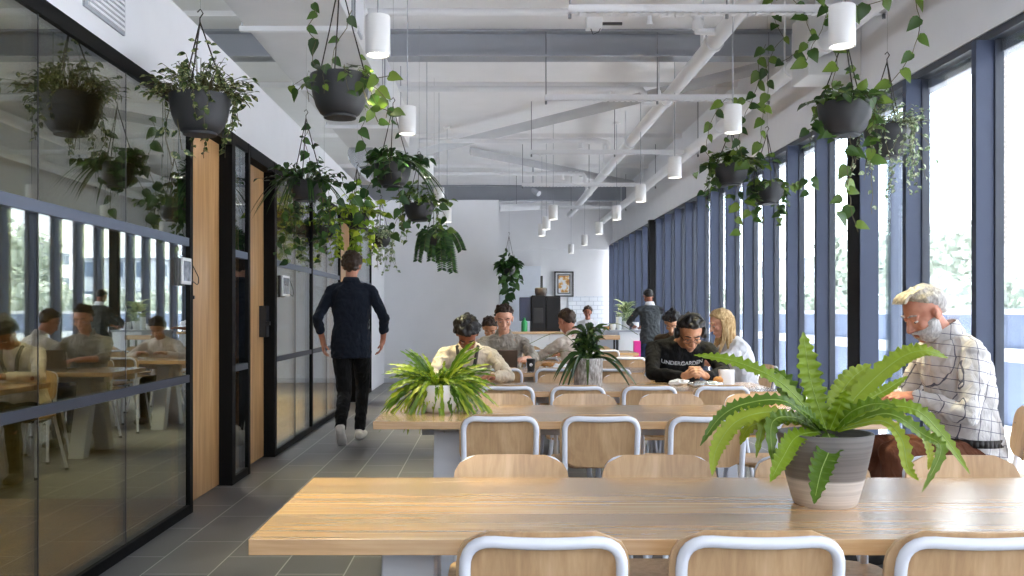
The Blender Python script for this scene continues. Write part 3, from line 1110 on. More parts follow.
# ================================================================== WALL DEVICES ON THE PARTITION
def panel(y, lab):
    z0, z1 = 1.40, 1.57
    r = empty('booking_panel', (XW, y, z0), lab, 'screen')
    t = MB(); t.box((XW + 0.018, y - 0.11, z0), (XW + 0.032, y + 0.11, z1)); t.build('bezel', M['whitepl'], r, False, 0.004)
    t = MB(); t.box((XW + 0.030, y - 0.096, z0 + 0.014), (XW + 0.034, y + 0.096, z1 - 0.014)); t.build('screen', paint('grey_screen', (104, 110, 118), 0.08, var=0.5, scale=12), r, False)
    t = MB(); t.box((XW + 0.001, y - 0.13, z0 - 0.01), (XW + 0.018, y - 0.04, z1 - 0.0)); t.build('bracket', M['blackpl'], r, False)
    t = MB(); t.tube(bend([((XW + 0.03, y + 0.10, z0 + 0.14), 0), ((XW + 0.05, y + 0.16, z0 + 0.09), 0.03), ((XW + 0.03, y + 0.20, z0 - 0.0), 0.03), ((XW + 0.02, y + 0.10, z0 + 0.02), 0)], 5), 0.003, 6); t.build('cable', M['blackpl'], r)


def ipanel(px0, px1, py0, py1, lab):
    d0 = -XW * FPX / (488 - px0); d1_ = -XW * FPX / (488 - px1)
    zz1 = CAM_H - (py0 - 313) * d0 / FPX; zz0 = CAM_H - (py1 - 313) * d0 / FPX
    y = (d0 + d1_) / 2; h = (d1_ - d0) / 2
    r = empty('booking_panel', (XW, y, zz0), lab, 'screen')
    t = MB(); t.box((XW + 0.020, y - h, zz0), (XW + 0.034, y + h, zz1)); t.build('bezel', M['whitepl'], r, False, 0.004)
    t = MB(); t.box((XW + 0.032, y - h + 0.02, zz0 + 0.02), (XW + 0.036, y + h - 0.02, zz1 - 0.02)); t.build('screen', paint('grey_screen', (120, 124, 130), 0.08, var=0.6, scale=14), r, False)
    t = MB(); t.box((XW + 0.001, y - h - 0.05, zz0 - 0.01), (XW + 0.020, y + 0.0, zz1 - 0.005)); t.build('bracket', M['blackpl'], r, False)
    t = MB(); t.tube(bend([((XW + 0.03, y + h, zz1 - 0.02), 0), ((XW + 0.05, y + h + 0.10, zz0 + 0.04), 0.03), ((XW + 0.04, y + h + 0.10, zz0 + 0.0), 0.02), ((XW + 0.03, y + h, zz0 + 0.03), 0)], 5), 0.003, 6); t.build('cable', M['blackpl'], r)


ipanel(177, 186, 257, 284, 'white-framed room booking screen on the glass beside the nearest timber door')
ipanel(279, 286, 275, 296, 'white-framed booking screen on the glass past the second timber door')

# seen through the glass: round board on the far wall, green sign
c = V((-3.02, 16.56, 1.46))
r = empty('round_board', c, 'round grey board with rings on the wall behind the glass', 'board')
t = MB()
for k, (ra, mi) in enumerate(((0.235, 0), (0.19, 1), (0.14, 0), (0.09, 1), (0.045, 0))):
    t.lathe([(0.0005, -0.02 - k * 0.003), (ra, -0.02 - k * 0.003), (ra, 0.0)], c, 32, mi, 'Y')
t.build('disc', [paint('ring_grey', (150, 156, 164), 0.7), paint('ring_light', (186, 192, 200), 0.7)], r, False)
c = V((-4.30, 16.598, 2.28))
r = empty('exit_sign', c, 'green running-figure exit sign seen through the narrow glass bay', 'sign')
t = MB(); t.box((c.x - 0.22, c.y - 0.03, c.z - 0.10), (c.x + 0.22, c.y, c.z + 0.10)); t.build('box', glow('exit_green', (0.05, 0.7, 0.3), 1.3), r, False)
t = MB()
t.ell((c.x - 0.01, c.y - 0.032, c.z + 0.055), (0.016, 0.002, 0.016), None, 0, 10, 6)
t.tube([(c.x, c.y - 0.032, c.z + 0.03), (c.x + 0.02, c.y - 0.032, c.z - 0.02)], 0.012, 6)
t.tube([(c.x + 0.02, c.y - 0.032, c.z - 0.02), (c.x - 0.02, c.y - 0.032, c.z - 0.045), (c.x - 0.035, c.y - 0.032, c.z - 0.08)], 0.008, 6)
t.tube([(c.x + 0.02, c.y - 0.032, c.z - 0.02), (c.x + 0.05, c.y - 0.032, c.z - 0.05), (c.x + 0.08, c.y - 0.032, c.z - 0.05)], 0.008, 6)
t.tube([(c.x - 0.05, c.y - 0.032, c.z + 0.01), (c.x, c.y - 0.032, c.z + 0.025), (c.x + 0.045, c.y - 0.032, c.z)], 0.006, 6)
t.box((c.x - 0.20, c.y - 0.034, c.z - 0.012), (c.x - 0.11, c.y - 0.030, c.z + 0.012)); t.box((c.x + 0.11, c.y - 0.034, c.z - 0.06), (c.x + 0.18, c.y - 0.030, c.z + 0.07))
t.build('pictogram', glow('exit_white', (1, 1, 1), 1.6), r, False)

# ================================================================== KITCHEN
def slab(name, a, b, mat, lab, cat, bevel=0.003):
    t = MB(); t.box(a, b); return one(name, t, mat, lab, cat, bevel=bevel, smooth=False)


r = empty('service_counter', (0.80, 15.0, 0), 'white counter with a pale timber top under the black coffee machine', 'counter')
t = MB(); t.box((0.34, 15.0, 0.885), (1.30, 15.7, 0.925)); t.build('worktop', M['table'], r, False, 0.003)
t = MB(); t.box((0.38, 15.04, 0), (1.27, 15.66, 0.885)); t.build('cabinet', M['whitepl'], r, False, 0.003)
for x in (0.40, 0.69, 0.98):
    t = MB(); t.box((x, 15.022, 0.06), (x + 0.275, 15.04, 0.86)); cd_ = t.build('cabinet_door', M['whitepl'], r, False, 0.003)
    t = MB(); t.box((x + 0.24, 15.008, 0.55), (x + 0.25, 15.021, 0.72)); t.build('handle', M['chrome'], cd_, False)
# side bench at 590-612
r = empty('side_table', (2.0, 15.6, 0), 'small pale timber side bench left of the white kitchen island', 'table')
t = MB(); t.box((1.66, 14.9, 0.80), (2.08, 15.3, 0.87)); t.build('tabletop', M['table'], r, False, 0.003)
for x in (1.70, 2.02):
    for y in (14.94, 15.26):
        t = MB(); t.box((x, y, 0), (x + 0.03, y + 0.03, 0.80)); t.build('leg', M['blackpl'], r, False)
r = empty('kitchen_island', (2.3, 16.0, 0), 'white kitchen island with thin grey top beside the windows', 'counter')
t = MB(); t.box((1.80, 15.9, 0.90), (2.70, 16.42, 0.935)); t.build('worktop', M['beamgrey'], r, False, 0.003)
t = MB(); t.box((2.20, 15.93, 0), (2.68, 16.40, 0.90)); t.build('cabinet', M['whitepl'], r, False, 0.003)
t = MB(); t.box((1.83, 15.93, 0), (2.19, 16.40, 0.90)); t.build('open_bay', M['beamgrey'], r, False, 0.003)
# coffee machine
x0, x1 = P(526, 0, 15.15).x, P(560.5, 0, 15.15).x
r = empty('coffee_machine', ((x0 + x1) / 2, 15.3, 0.925), 'tall black coffee machine with glossy panels on the timber-topped counter', 'coffee machine')
zt_ = P(0, 296, 15.15).z
M['glossblack'] = paint('gloss_black', (12, 13, 18), 0.35, spec=0.3)
t = MB(); t.box((x0 + 0.08, 15.12, 0.925), (x1, 15.6, zt_)); t.build('body', M['glossblack'], r, False, 0.008)
t = MB(); t.box((x0 + 0.09, 15.10, 0.94), (x0 + 0.30, 15.12, zt_ + 0.01)); t.box((x0 + 0.32, 15.10, 0.94), (x1 - 0.01, 15.12, zt_ - 0.02)); t.build('front_panel', M['glossblack'], r, False, 0.004)
t = MB(); t.box((x0 + 0.12, 15.085, 1.06), (x0 + 0.27, 15.10, 1.30)); t.build('dispenser_recess', M['blackpl'], r, False, 0.004)
t = MB(); t.box((x0 - 0.10, 15.15, zt_ - 0.40), (x0 + 0.08, 15.5, zt_ - 0.02)); t.build('side_unit', paint('navy_panel', (34, 44, 78), 0.3), r, False, 0.006)
t = MB(); t.lathe([(0.001, 0), (0.085, 0), (0.10, 0.05), (0.10, 0.12), (0.085, 0.13), (0.001, 0.13)], (x0 + 0.25, 15.35, zt_ + 0.005), 20); t.build('bean_hopper', paint('smoky_hopper', (96, 84, 78), 0.2), r)
t = MB(); t.box((x0 + 0.24, 15.3, zt_ + 0.13), (x0 + 0.28, 15.34, zt_ + 0.33)); t.build('lever', M['blackpl'], r, False, 0.004)
t = MB(); t.lathe([(0.001, 0), (0.05, 0), (0.05, 0.15), (0.02, 0.19), (0.02, 0.22), (0.001, 0.22)], (x0 - 0.03, 15.08, 0.925), 16)
one('green_bottle', t, paint('green_plastic', (26, 128, 74), 0.4), 'green bottle standing left of the black coffee machine', 'bottle')
# clutter on the island: cups, bowls, jug
k = 0
M['jug'] = paint('pale_grey_glass', (206, 214, 222), 0.15)
for (px, h, ra, mat, nm, lab, cat) in ((601, 0.10, 0.035, 'whitepl', 'mug', 'white mug at the left end of the kitchen island', 'mug'),
                                      (606, 0.06, 0.06, 'bread', 'bowl', 'small brown bowl on the kitchen island', 'bowl'),
                                      (613, 0.10, 0.05, 'whitepl', 'jar', 'white jar in the middle of the kitchen island', 'jar'),
                                      (619, 0.22, 0.055, 'jug', 'water_jug', 'clear water jug beside the plant on the kitchen island', 'jug'),
                                      (635, 0.13, 0.07, 'whitepl', 'bowl', 'white bowl at the right end of the kitchen island', 'bowl')):
    c = P(px, 330, 16.1)
    t = MB(); t.lathe([(0.001, 0), (ra * 0.75, 0), (ra, h * 0.5), (ra * 0.95, h), (ra * 0.85, h), (ra * 0.85, h * 0.4), (0.001, h * 0.2)], (c.x, 16.1, 0.935), 18)
    one(nm, t, M[mat], lab, cat)
t = MB(); t.tube(bend([((1.86, 16.2, 0.935), 0), ((1.86, 16.2, 1.02), 0.05), ((2.12, 16.2, 1.04), 0.05), ((2.2, 16.2, 1.0), 0)], 6), 0.009, 8)
one('curved_tap', t, M['chrome'], 'thin curved tap rising from the kitchen island', 'tap')
c = P(637, 357, 13.6)
r = empty('magenta_box', (c.x, 13.6, 0.571), 'tall magenta box standing on a white crate in front of the island', 'box')
t = MB(); t.box((c.x - 0.045, 13.55, 0.571), (c.x + 0.045, 13.67, 0.82)); t.build('box_body', paint('magenta_card', (212, 40, 140), 0.45), r, False, 0.004)
t = MB(); t.tube([(c.x - 0.04, 13.6, 0.82), (c.x - 0.10, 13.6, 0.87)], 0.006, 6); t.build('straw', M['whitepl'], r)
t = MB(); t.box((c.x - 0.30, 13.35, 0.0), (c.x + 0.30, 13.95, 0.57)); one('white_crate', t, M['whitepl'], 'low white unit under the magenta box, behind the last table', 'crate', smooth=False, bevel=0.006)
# blank board and framed picture
a, c = P(500, 266, 22.3), P(541, 350, 22.3)
r = empty('whiteboard', (0.75, 22.3, c.z), 'large pale grey blank board on the far wall behind the coffee machine', 'board')
t = MB(); t.box((a.x, 22.40, 0.6), (c.x, 22.45, a.z)); t.build('board_panel', paint('board_grey', (206, 212, 222), 0.5), r, False, 0.003)
a, c = P(555, 271, 22.2), P(574.5, 296.5, 22.2)
r = empty('framed_picture', ((a.x + c.x) / 2, 22.4, c.z), 'black-framed picture with an orange blur hanging on the far white wall', 'picture')
def fr(a, c, w, y0, y1, mi=0):
    t = MB()
    t.box((a.x, y0, c.z), (a.x + w, y1, a.z)); t.box((c.x - w, y0, c.z), (c.x, y1, a.z)); t.box((a.x, y0, c.z), (c.x, y1, c.z + w)); t.box((a.x, y0, a.z - w), (c.x, y1, a.z))
    return t
fr(a, c, 0.03, 22.42, 22.47).build('frame', M['blackpl'], r, False)
t = MB(); t.box((a.x + 0.03, 22.455, c.z + 0.03), (c.x - 0.03, 22.465, a.z - 0.03)); t.build('mat_board', M['whitepl'], r, False)
q = V((0.075, 0, 0)); zz = V((0, 0, 0.07))
fr(a + q - zz, c - q + zz, 0.022, 22.445, 22.456).build('inner_frame', M['slatedark'], r, False)
nt = NT('orange_blur_print')
nn = nt.noise(nt.coords((1, 1, 1)), 7, 3)
nt.pbr(nt.ramp(nn, [(0.42, lin((222, 224, 230))), (0.5, lin((214, 168, 96))), (0.6, lin((168, 108, 62)))]), 0.5)
t = MB(); t.box((a.x + 0.10, 22.444, c.z + 0.1), (c.x - 0.10, 22.452, a.z - 0.1)); t.build('print', nt.m, r, False)

# ================================================================== OUTSIDE THE WINDOWS
b = MB(); b.box((XG + 0.3, -60, -0.6), (140, 180, -0.12)); o = struct('floor_outside', b, paint('pale_paving', (206, 208, 212), 0.8, var=0.05, scale=0.4)); o.name = 'floor.002'
M['parapet'] = paint('blue_grey_render', (120, 132, 158), 0.8, var=0.04)
b = MB(); b.box((6.2, -25, -0.12), (6.45, 60, 1.20)); b.box((6.15, -25, 1.20), (6.5, 60, 1.27), 1)
b.box((6.14, -25, 0.64), (6.2, 60, 0.80), 1)
b = one('terrace_wall', b, [M['parapet'], M['whitepl']], 'blue-grey terrace wall with white cap and white band outside the windows', 'wall', smooth=False)
M['hedge'] = leafmat('hedge_leaf', (160, 170, 158), (174, 182, 170), (190, 196, 188), None, 0.7)
M['bark'] = paint('tree_bark', (110, 98, 84), 0.9)
def leafball(t, c, r3, n, size, rr, mi=0):
    for _ in range(n):
        u = V((rr.gauss(0, 1), rr.gauss(0, 1), rr.gauss(0, 1))).normalized()
        p = V(c) + V((u.x * r3[0], u.y * r3[1], u.z * r3[2])) * rr.uniform(0.75, 1.0)
        a = u.orthogonal().normalized() * size
        b_ = u.cross(a).normalized() * size * 0.7
        a = a + u * rr.uniform(-0.5, 0.5) * size
        t.add([p - a, p + b_, p + a, p - b_], [(0, 1, 2, 3)], mi)


rr = random.Random(8)
for i in range(9):
    y = 8.0 + i * 6.0
    x = 8.6 + (i % 3) * 0.5
    r = empty('hedge_shrub', (x, y, -0.12), 'pale green shrub behind the terrace wall', 'shrub', 'shrubs behind the terrace wall')
    t = MB()
    for k in range(7):
        leafball(t, (x + rr.uniform(-0.5, 0.5), y + rr.uniform(-1.6, 1.6), 1.0 + rr.uniform(-0.3, 0.4)), (0.9, 1.3, 0.9), 260, 0.11, rr)
    t.build('foliage', M['hedge'], r, False)
    t = MB(); t.tube([(x, y, -0.12), (x, y, 1.0)], 0.06, 6); t.build('stem', M['bark'], r)
def tree(x, y, h, rad, lab, n=1500):
    r = empty('street_tree', (x, y, -0.12), lab, 'tree', 'trees across the street')
    t = MB()
    for k in range(6):
        leafball(t, (x + rr.uniform(-.5, .5) * rad, y + rr.uniform(-.5, .5) * rad, h - rad * rr.uniform(0.2, 1.1)), (rad * 0.7, rad * 0.7, rad * 0.6), n // 6, 0.16, rr)
    t.build('crown', M['hedge'], r, False)
    t = MB(); t.tube([(x, y, -0.12), (x + 0.1, y, h * 0.4), (x, y + 0.1, h * 0.75)], [0.16, 0.11, 0.05], 8); t.build('trunk', M['bark'], r)
tree(20, 46, 5.4, 2.6, 'bare pale street tree seen between far window fins')
tree(17.8, 34.6, 4.4, 2.0, 'rounded pale tree seen through the window behind the bearded man')
tree(13, 33, 3.6, 1.7, 'smaller pale tree seen between the middle window fins')
tree(25, 11.5, 4.8, 2.6, 'street tree seen in the glass reflection at left')
tree(22, 4.0, 5.2, 2.6, 'second street tree seen in the glass reflection at left')


def block(name, x0, x1, y0, y1, h, wallm, lab, nx, nz, ww=1.3, wh=1.5, balcony=False, roof=None):
    r = empty(name, ((x0 + x1) / 2, (y0 + y1) / 2, -0.12), lab, 'building', 'buildings across the street')
    t = MB(); t.box((x0, y0, -0.12), (x1, y1, h)); t.build('wall', wallm, r, False)
    t = MB(); t.box((x0 - 0.25, y0 - 0.25, h), (x1 + 0.25, y1 + 0.25, h + 0.3)); t.build('roof', roof or M['beamgrey'], r, False)
    pitch = (y1 - y0) / nx
    zp = (h - 0.6) / nz
    for i in range(nx):
        for k in range(nz):
            yc = y0 + pitch * (i + 0.5); zc = 0.9 + zp * (k + 0.35)
            t = MB(); t.box((x0 - 0.06, yc - ww / 2, zc), (x0 + 0.1, yc + ww / 2, zc + wh), 0)
            t.box((x0 - 0.09, yc - ww / 2 + 0.12, zc + 0.12), (x0 - 0.03, yc - 0.05, zc + wh - 0.12), 1)
            t.box((x0 - 0.09, yc + 0.05, zc + 0.12), (x0 - 0.03, yc + ww / 2 - 0.12, zc + wh - 0.12), 1)
            t.build('window', [M['whitepl'], M['winglass']], r, False)
    if balcony:
        for k in range(nz):
            zc = 0.9 + zp * (k + 0.2)
            t = MB(); t.box((x0 - 1.2, y0 + 0.5, zc - 0.15), (x0, y1 - 0.5, zc)); t.box((x0 - 1.2, y0 + 0.5, zc), (x0 - 1.15, y1 - 0.5, zc + 0.9)); t.build('balcony', M['bldgrey'], r, False)
    # near end windows
    for k in range(nz):
        for j in range(3):
            xc = x0 + (x1 - x0) * (j + 0.5) / 3; zc = 0.9 + zp * (k + 0.35)
            t = MB(); t.box((xc - ww / 2, y0 - 0.06, zc), (xc + ww / 2, y0 + 0.1, zc + wh)); t.build('window', M['winglass'], r, False)
    return r


M['winglass'] = paint('house_glass', (98, 112, 132), 0.2)
M['bldgrey'] = paint('pale_concrete', (150, 158, 172), 0.8)
M['bldwhite'] = paint('pale_render', (206, 210, 216), 0.8)
M['brickb'] = brickwall('grey_brown_brick', (176, 164, 154), (158, 148, 140), (204, 198, 192), 0.46, 0.16, 0.02, 'Y', 0.9)
block('apartment_building', 38, 48, 62, 92, 7.6, M['bldgrey'], 'pale apartment block with balconies far beyond the middle windows', 6, 3, 2.2, 1.4, True)
block('apartment_building', 36, 46, 32, 50, 5.6, M['bldgrey'], 'low pale apartment block seen between the fins above the hedge', 5, 2, 2.0, 1.4, True)
block('terrace_house', 30, 38, 96, 116, 6.5, M['bldwhite'], 'white house farthest down the street beyond the windows', 4, 2)
block('cottage', 30, 38, 8, 20, 3.4, M['bldwhite'], 'low white house with sash windows, mirrored in the left glass', 5, 1, 1.5, 1.6, False)
block('cottage', 30, 38, -8, 5, 3.6, M['bldwhite'], 'second low white house mirrored at the left edge of the glass', 5, 1, 1.5, 1.6, False)
r = empty('brick_building', (18, 23, -0.12), 'grey-brown brick building at the right edge beyond the window', 'building')
t = MB(); t.box((16.5, 17, -0.12), (25, 30.5, 9.5)); t.build('wall', M['brickb'], r, False)
for z in (1.0, 3.6, 6.2):
    t = MB(); t.box((16.42, 27.6, z - 0.6), (16.52, 30.55, z - 0.25)); t.build('stone_band', M['bldwhite'], r, False)
# delivery van
def van(x, y, lab):
    r = empty('parked_van', (x, y, -0.12), lab, 'van')
    t = MB()
    prof = [(-2.3, 0.35), (-2.3, 1.9), (-2.1, 2.05), (0.9, 2.05), (1.5, 1.3), (2.25, 1.1), (2.35, 0.35)]
    vs = [(x - 0.9, y + a, z) for a, z in prof] + [(x + 0.9, y + a, z) for a, z in prof]
    n = len(prof)
    fs = [tuple(range(n)), tuple(range(2 * n - 1, n - 1, -1))] + [(i, n + i, n + (i + 1) % n, (i + 1) % n) for i in range(n)]
    t.add(vs, fs); t.build('body', M['whitepl'], r, False, 0.05)
    t = MB(); t.add([(x - 0.91, y + 0.2, 1.3), (x - 0.91, y + 1.35, 1.3), (x - 0.91, y + 0.95, 1.85), (x - 0.91, y + 0.2, 1.85)], [(0, 3, 2, 1)]); t.build('side_window', M['winglass'], r, False)
    for a in (-1.5, 1.5):
        for s in (-0.85, 0.85):
            t = MB(); t.lathe([(0.001, -0.1), (0.33, -0.1), (0.34, 0), (0.33, 0.1), (0.001, 0.1)], (x + s, y + a, 0.22), 20, 0, 'X'); wh = t.build('wheel', M['blackpl'], r)
            t = MB(); t.lathe([(0.001, -0.105), (0.16, -0.105), (0.16, 0.105), (0.001, 0.105)], (x + s, y + a, 0.22), 16, 0, 'X'); t.build('hub_cap', M['chrome'], wh)
van(15, 41.5, 'white van parked in the street beyond the windows')
van(13.5, 11.0, 'second white van, seen as a reflection in the left glass')

# ================================================================== PLANTS
M['leaf_var'] = leafmat('variegated_leaf', (38, 60, 28), (62, 86, 40), (98, 116, 62), (158, 164, 108))
M['leaf_dark'] = leafmat('dark_green_leaf', (28, 56, 26), (44, 80, 34), (74, 112, 46))
M['leaf_pothos'] = leafmat('pothos_leaf', (36, 64, 26), (62, 94, 34), (112, 136, 50))
M['leaf_grey'] = leafmat('grey_green_leaf', (80, 104, 70), (112, 136, 96), (156, 174, 132), (206, 212, 180))
M['leaf_lime'] = leafmat('lime_leaf', (96, 134, 30), (136, 170, 40), (186, 204, 64))
M['leaf_fern'] = leafmat('bright_fern', (78, 112, 20), (118, 146, 26), (154, 168, 50), None, 0.4)
M['midrib'] = paint('pale_midrib', (140, 164, 76), 0.5)
M['leaf_bush'] = leafmat('sunny_bush_leaf', (58, 92, 20), (108, 142, 30), (176, 190, 62))
M['leaf_blade'] = leafmat('dark_blade_leaf', (30, 50, 26), (48, 74, 34), (84, 106, 48), None, 0.25)


def leaf(t, p, d, nrm, L, W, kind='heart', mi=0, curl=0.25):
    """one leaf: p the stalk end, d pointing to the tip, nrm the upper face"""
    d = d.normalized()
    s = d.cross(nrm)
    if s.length < 1e-5:
        s = d.orthogonal()
    s.normalize()
    n = s.cross(d).normalized()
    if kind == 'heart':
        prof = [(-0.10, 0.30), (0.12, 0.50), (0.38, 0.46), (0.68, 0.26), (0.88, 0.10)]
    elif kind == 'oval':
        prof = [(0.12, 0.30), (0.38, 0.50), (0.65, 0.42), (0.86, 0.2)]
    else:
        prof = [(0.10, 0.28), (0.35, 0.5), (0.65, 0.4), (0.85, 0.2)]
    vs = [p]
    for (u, w) in prof:
        c = p + d * (u * L) - n * (curl * L * max(0, u) ** 2)
        q = n * (0.22 * W * w)
        vs += [c + s * (w * W) + q, c, c - s * (w * W) + q]
    vs.append(p + d * L - n * (curl * L))
    k = len(prof)
    fs = []
    fs += [(0, 1, 2), (0, 2, 3)]
    for i in range(k - 1):
        a = 1 + 3 * i
        fs += [(a, a + 3, a + 4, a + 1), (a + 1, a + 4, a + 5, a + 2)]
    a = 1 + 3 * (k - 1)
    e = len(vs) - 1
    fs += [(a, e, a + 1), (a + 1, e, a + 2)]
    t.add(vs, fs, mi)


def pot_bowl(c, rad, h, parent, mat, n=32):
    t = MB()
    t.lathe([(0.001, 0), (rad * 0.56, 0), (rad * 0.66, h * 0.05), (rad * 0.80, h * 0.22), (rad * 0.92, h * 0.50), (rad * 0.99, h * 0.85), (rad * 1.0, h * 0.93), (rad * 1.0, h), (rad * 0.93, h), (rad * 0.90, h * 0.8), (0.001, h * 0.78)], c, n)
    o = t.build('bowl', mat, parent)
    bw = o
    t = MB(); t.lathe([(rad * 0.55, 0.0), (rad * 0.55, -0.012), (rad * 0.30, -0.014), (0.001, -0.014)], c, 24); t.build('drip_saucer', mat, parent)
    t = MB(); t.lathe([(0.001, h * 0.84), (rad * 0.91, h * 0.82)], c, 20); t.build('soil', M['soil'], bw)
    return o


def hang_plant(px, rim_py, d, dia, hpx, hook_py, style, seed, label, vines=(), mound=90, trails=14, tlen=0.35, lsize=0.05, up=0.16, spread=1.15, mat='leaf_pothos', kind='heart', extra=None, asp=0.8):
    rr = random.Random(seed)
    rim = P(px, rim_py, d)
    h = hpx * d / FPX
    c = rim - V((0, 0, h))
    rad = dia * 0.52
    r = empty('hanging_planter', c, label, 'hanging plant', 'plants hung from the ceiling')
    pot_bowl(c, rad, h, r, M['pot'])
    hook = V((rim.x, rim.y, CAM_H - (hook_py - 313) * d / FPX))
    t = MB()
    for k in range(3):
        a = 0.5 + k * 2 * math.pi / 3
        e = rim + V((math.cos(a) * rad * 0.97, math.sin(a) * rad * 0.97, -0.01))
        m1 = e.lerp(hook, 0.5) + V((0, 0, -0.012))
        t.tube([e, m1, hook], 0.0038, 6)
    hk = [hook + V((0, 0, -0.02)), hook + V((0, 0, 0.02)), hook + V((0.016, 0, 0.045)), hook + V((0.002, 0, 0.066)), hook + V((-0.014, 0, 0.05))]
    t.tube(hk, 0.0035, 6)
    t.build('hanger', M['cord'], r)
    if hook.z + 0.066 < ZC:
        t = MB(); t.tube([hook + V((0.002, 0, 0.066)), V((hook.x + 0.002, hook.y, ZC))], 0.0013, 5); t.build('ceiling_wire', M['wire'], r)
    lv, st = MB(), MB()
    surf = rim - V((0, 0, 0.02))
    UP = V((0, 0, 1))
    # mound of short stems
    for k in range(mound):
        a = rr.uniform(0, 2 * math.pi)
        q = rr.random() ** 0.6
        base = surf + V((math.cos(a), math.sin(a), 0)) * rad * 0.7 * q
        out = V((math.cos(a), math.sin(a), 0))
        hh = up * rr.uniform(0.25, 1.0) * (1.15 - 0.6 * q)
        tip = base + out * rad * (spread - 0.5) * rr.uniform(0.3, 1.2) * (0.3 + q) + UP * hh - UP * (0.05 * q)
        mid = base.lerp(tip, 0.55) + UP * 0.03
        st.tube([base, mid, tip], 0.0014, 4, 0, False)
        L = lsize * rr.uniform(0.65, 1.2)
        for (pp, w) in ((tip, 1.0), (mid, 0.85), (mid.lerp(tip, 0.5), 0.9)):
            if w < 1 and rr.random() < 0.35:
                continue
            dd = (out * rr.uniform(0.3, 1.0) + V((rr.uniform(-1, 1), rr.uniform(-1, 1), rr.uniform(-0.8, 0.3))) * 0.8)
            if kind == 'strap':
                dd = out + UP * rr.uniform(-0.1, 0.5)
            leaf(lv, pp, dd, UP + V((rr.uniform(-.7, .7), rr.uniform(-.7, .7), 0)), L * w, L * w * asp, 'heart' if kind == 'heart' else 'oval')
    # strands over the rim
    for k in range(trails):
        a = rr.uniform(0, 2 * math.pi)
        out = V((math.cos(a), math.sin(a), 0))
        p0 = surf + out * rad * 0.8
        ln = tlen * rr.uniform(0.35, 1.15)
        pts = [p0, rim + out * rad * 1.04 + UP * 0.02, rim + out * rad * (1.12 + rr.uniform(0, 0.15)) - UP * 0.04]
        p = pts[-1].copy()
        n = max(2, int(ln / 0.05))
        sway = V((rr.uniform(-1, 1), rr.uniform(-1, 1), 0)) * 0.012
        for i in range(n):
            p = p + V((sway.x + rr.uniform(-.010, .010), sway.y + rr.uniform(-.010, .010), -0.05))
            pts.append(p.copy())
        st.tube(pts, 0.0015, 4, 0, False)
        for i in range(1, len(pts)):
            for rep in range(2 if lsize < 0.05 else 1):
                sd_ = V((rr.uniform(-1, 1), rr.uniform(-1, 1), rr.uniform(-0.9, 0.1)))
                L = lsize * rr.uniform(0.6, 1.05)
                leaf(lv, pts[i].lerp(pts[i - 1], rr.random()), sd_, V((rr.uniform(-.4, .4), -0.6, 0.7)), L, L * asp, 'heart' if kind == 'heart' else 'oval')
    # leaves climbing the cords
    for k in range(int(mound * 0.12)):
        a = 0.5 + rr.randint(0, 2) * 2 * math.pi / 3
        e = rim + V((math.cos(a) * rad, math.sin(a) * rad, 0))
        pp = e.lerp(hook, rr.random() ** 1.5 * 0.75) + V((rr.uniform(-.015, .015), rr.uniform(-.015, .015), 0))
        leaf(lv, pp, V((rr.uniform(-1, 1), rr.uniform(-1, 1), rr.uniform(-.5, .4))), V((rr.uniform(-1, 1), -1, 0.4)), lsize * rr.uniform(.6, 1), lsize * asp * 0.8, 'heart' if kind == 'heart' else 'oval')
    # long vines followed from the photograph
    for vine in vines:
        w = [P(x, y, d + dy) for (x, y, dy) in vine]
        pts = []
        for i in range(len(w) - 1):
            n = max(2, int((w[i + 1] - w[i]).length / 0.045))
            for j in range(n):
                q = j / n
                pts.append(w[i].lerp(w[i + 1], q) + V((rr.uniform(-.006, .006), rr.uniform(-.012, .012), rr.uniform(-.004, .004))))
        pts.append(w[-1])
        st.tube(pts, 0.0024, 5, 0, False)
        for i in range(0, len(pts), 2):
            L = lsize * rr.uniform(0.9, 1.45)
            s = 1 if (i // 2) % 2 else -1
            leaf(lv, pts[i] + V((s * 0.008, 0, 0)), V((s * rr.uniform(.3, 1), rr.uniform(-.5, .3), rr.uniform(-1.1, -.1))), V((rr.uniform(-.5, .5), -1, 0.35)), L, L * asp, 'heart' if kind == 'heart' else 'oval')
    if extra:
        extra(lv, st, rim, rad, rr, d)
    lv.build('foliage', M[mat], r, True, 0, 80)
    st.build('stem', M['vinestem'], r)
    return r


def straps(n, L, W, x_bias=0.0, drop=0.5, zup=0.5):
    def f(lv, st, rim, rad, rr, d):
        for k in range(n):
            a = rr.uniform(0, 2 * math.pi)
            out = V((math.cos(a) + x_bias, math.sin(a) * 0.8, 0)).normalized()
            ln = L * rr.uniform(0.6, 1.1)
            p = rim + out * rad * 0.3
            pts = []
            for i in range(9):
                u = i / 8
                pts.append(p + out * ln * u + V((0, 0, zup * ln * u * (1 - u * 0.6) - drop * ln * u * u)))
            ribbon(lv, pts, lambda u: W * math.sin(math.pi * min(1, 0.12 + 0.88 * u)) ** 0.6 * (1 - u * 0.3), V((0, 0, 1)), 0)
    return f


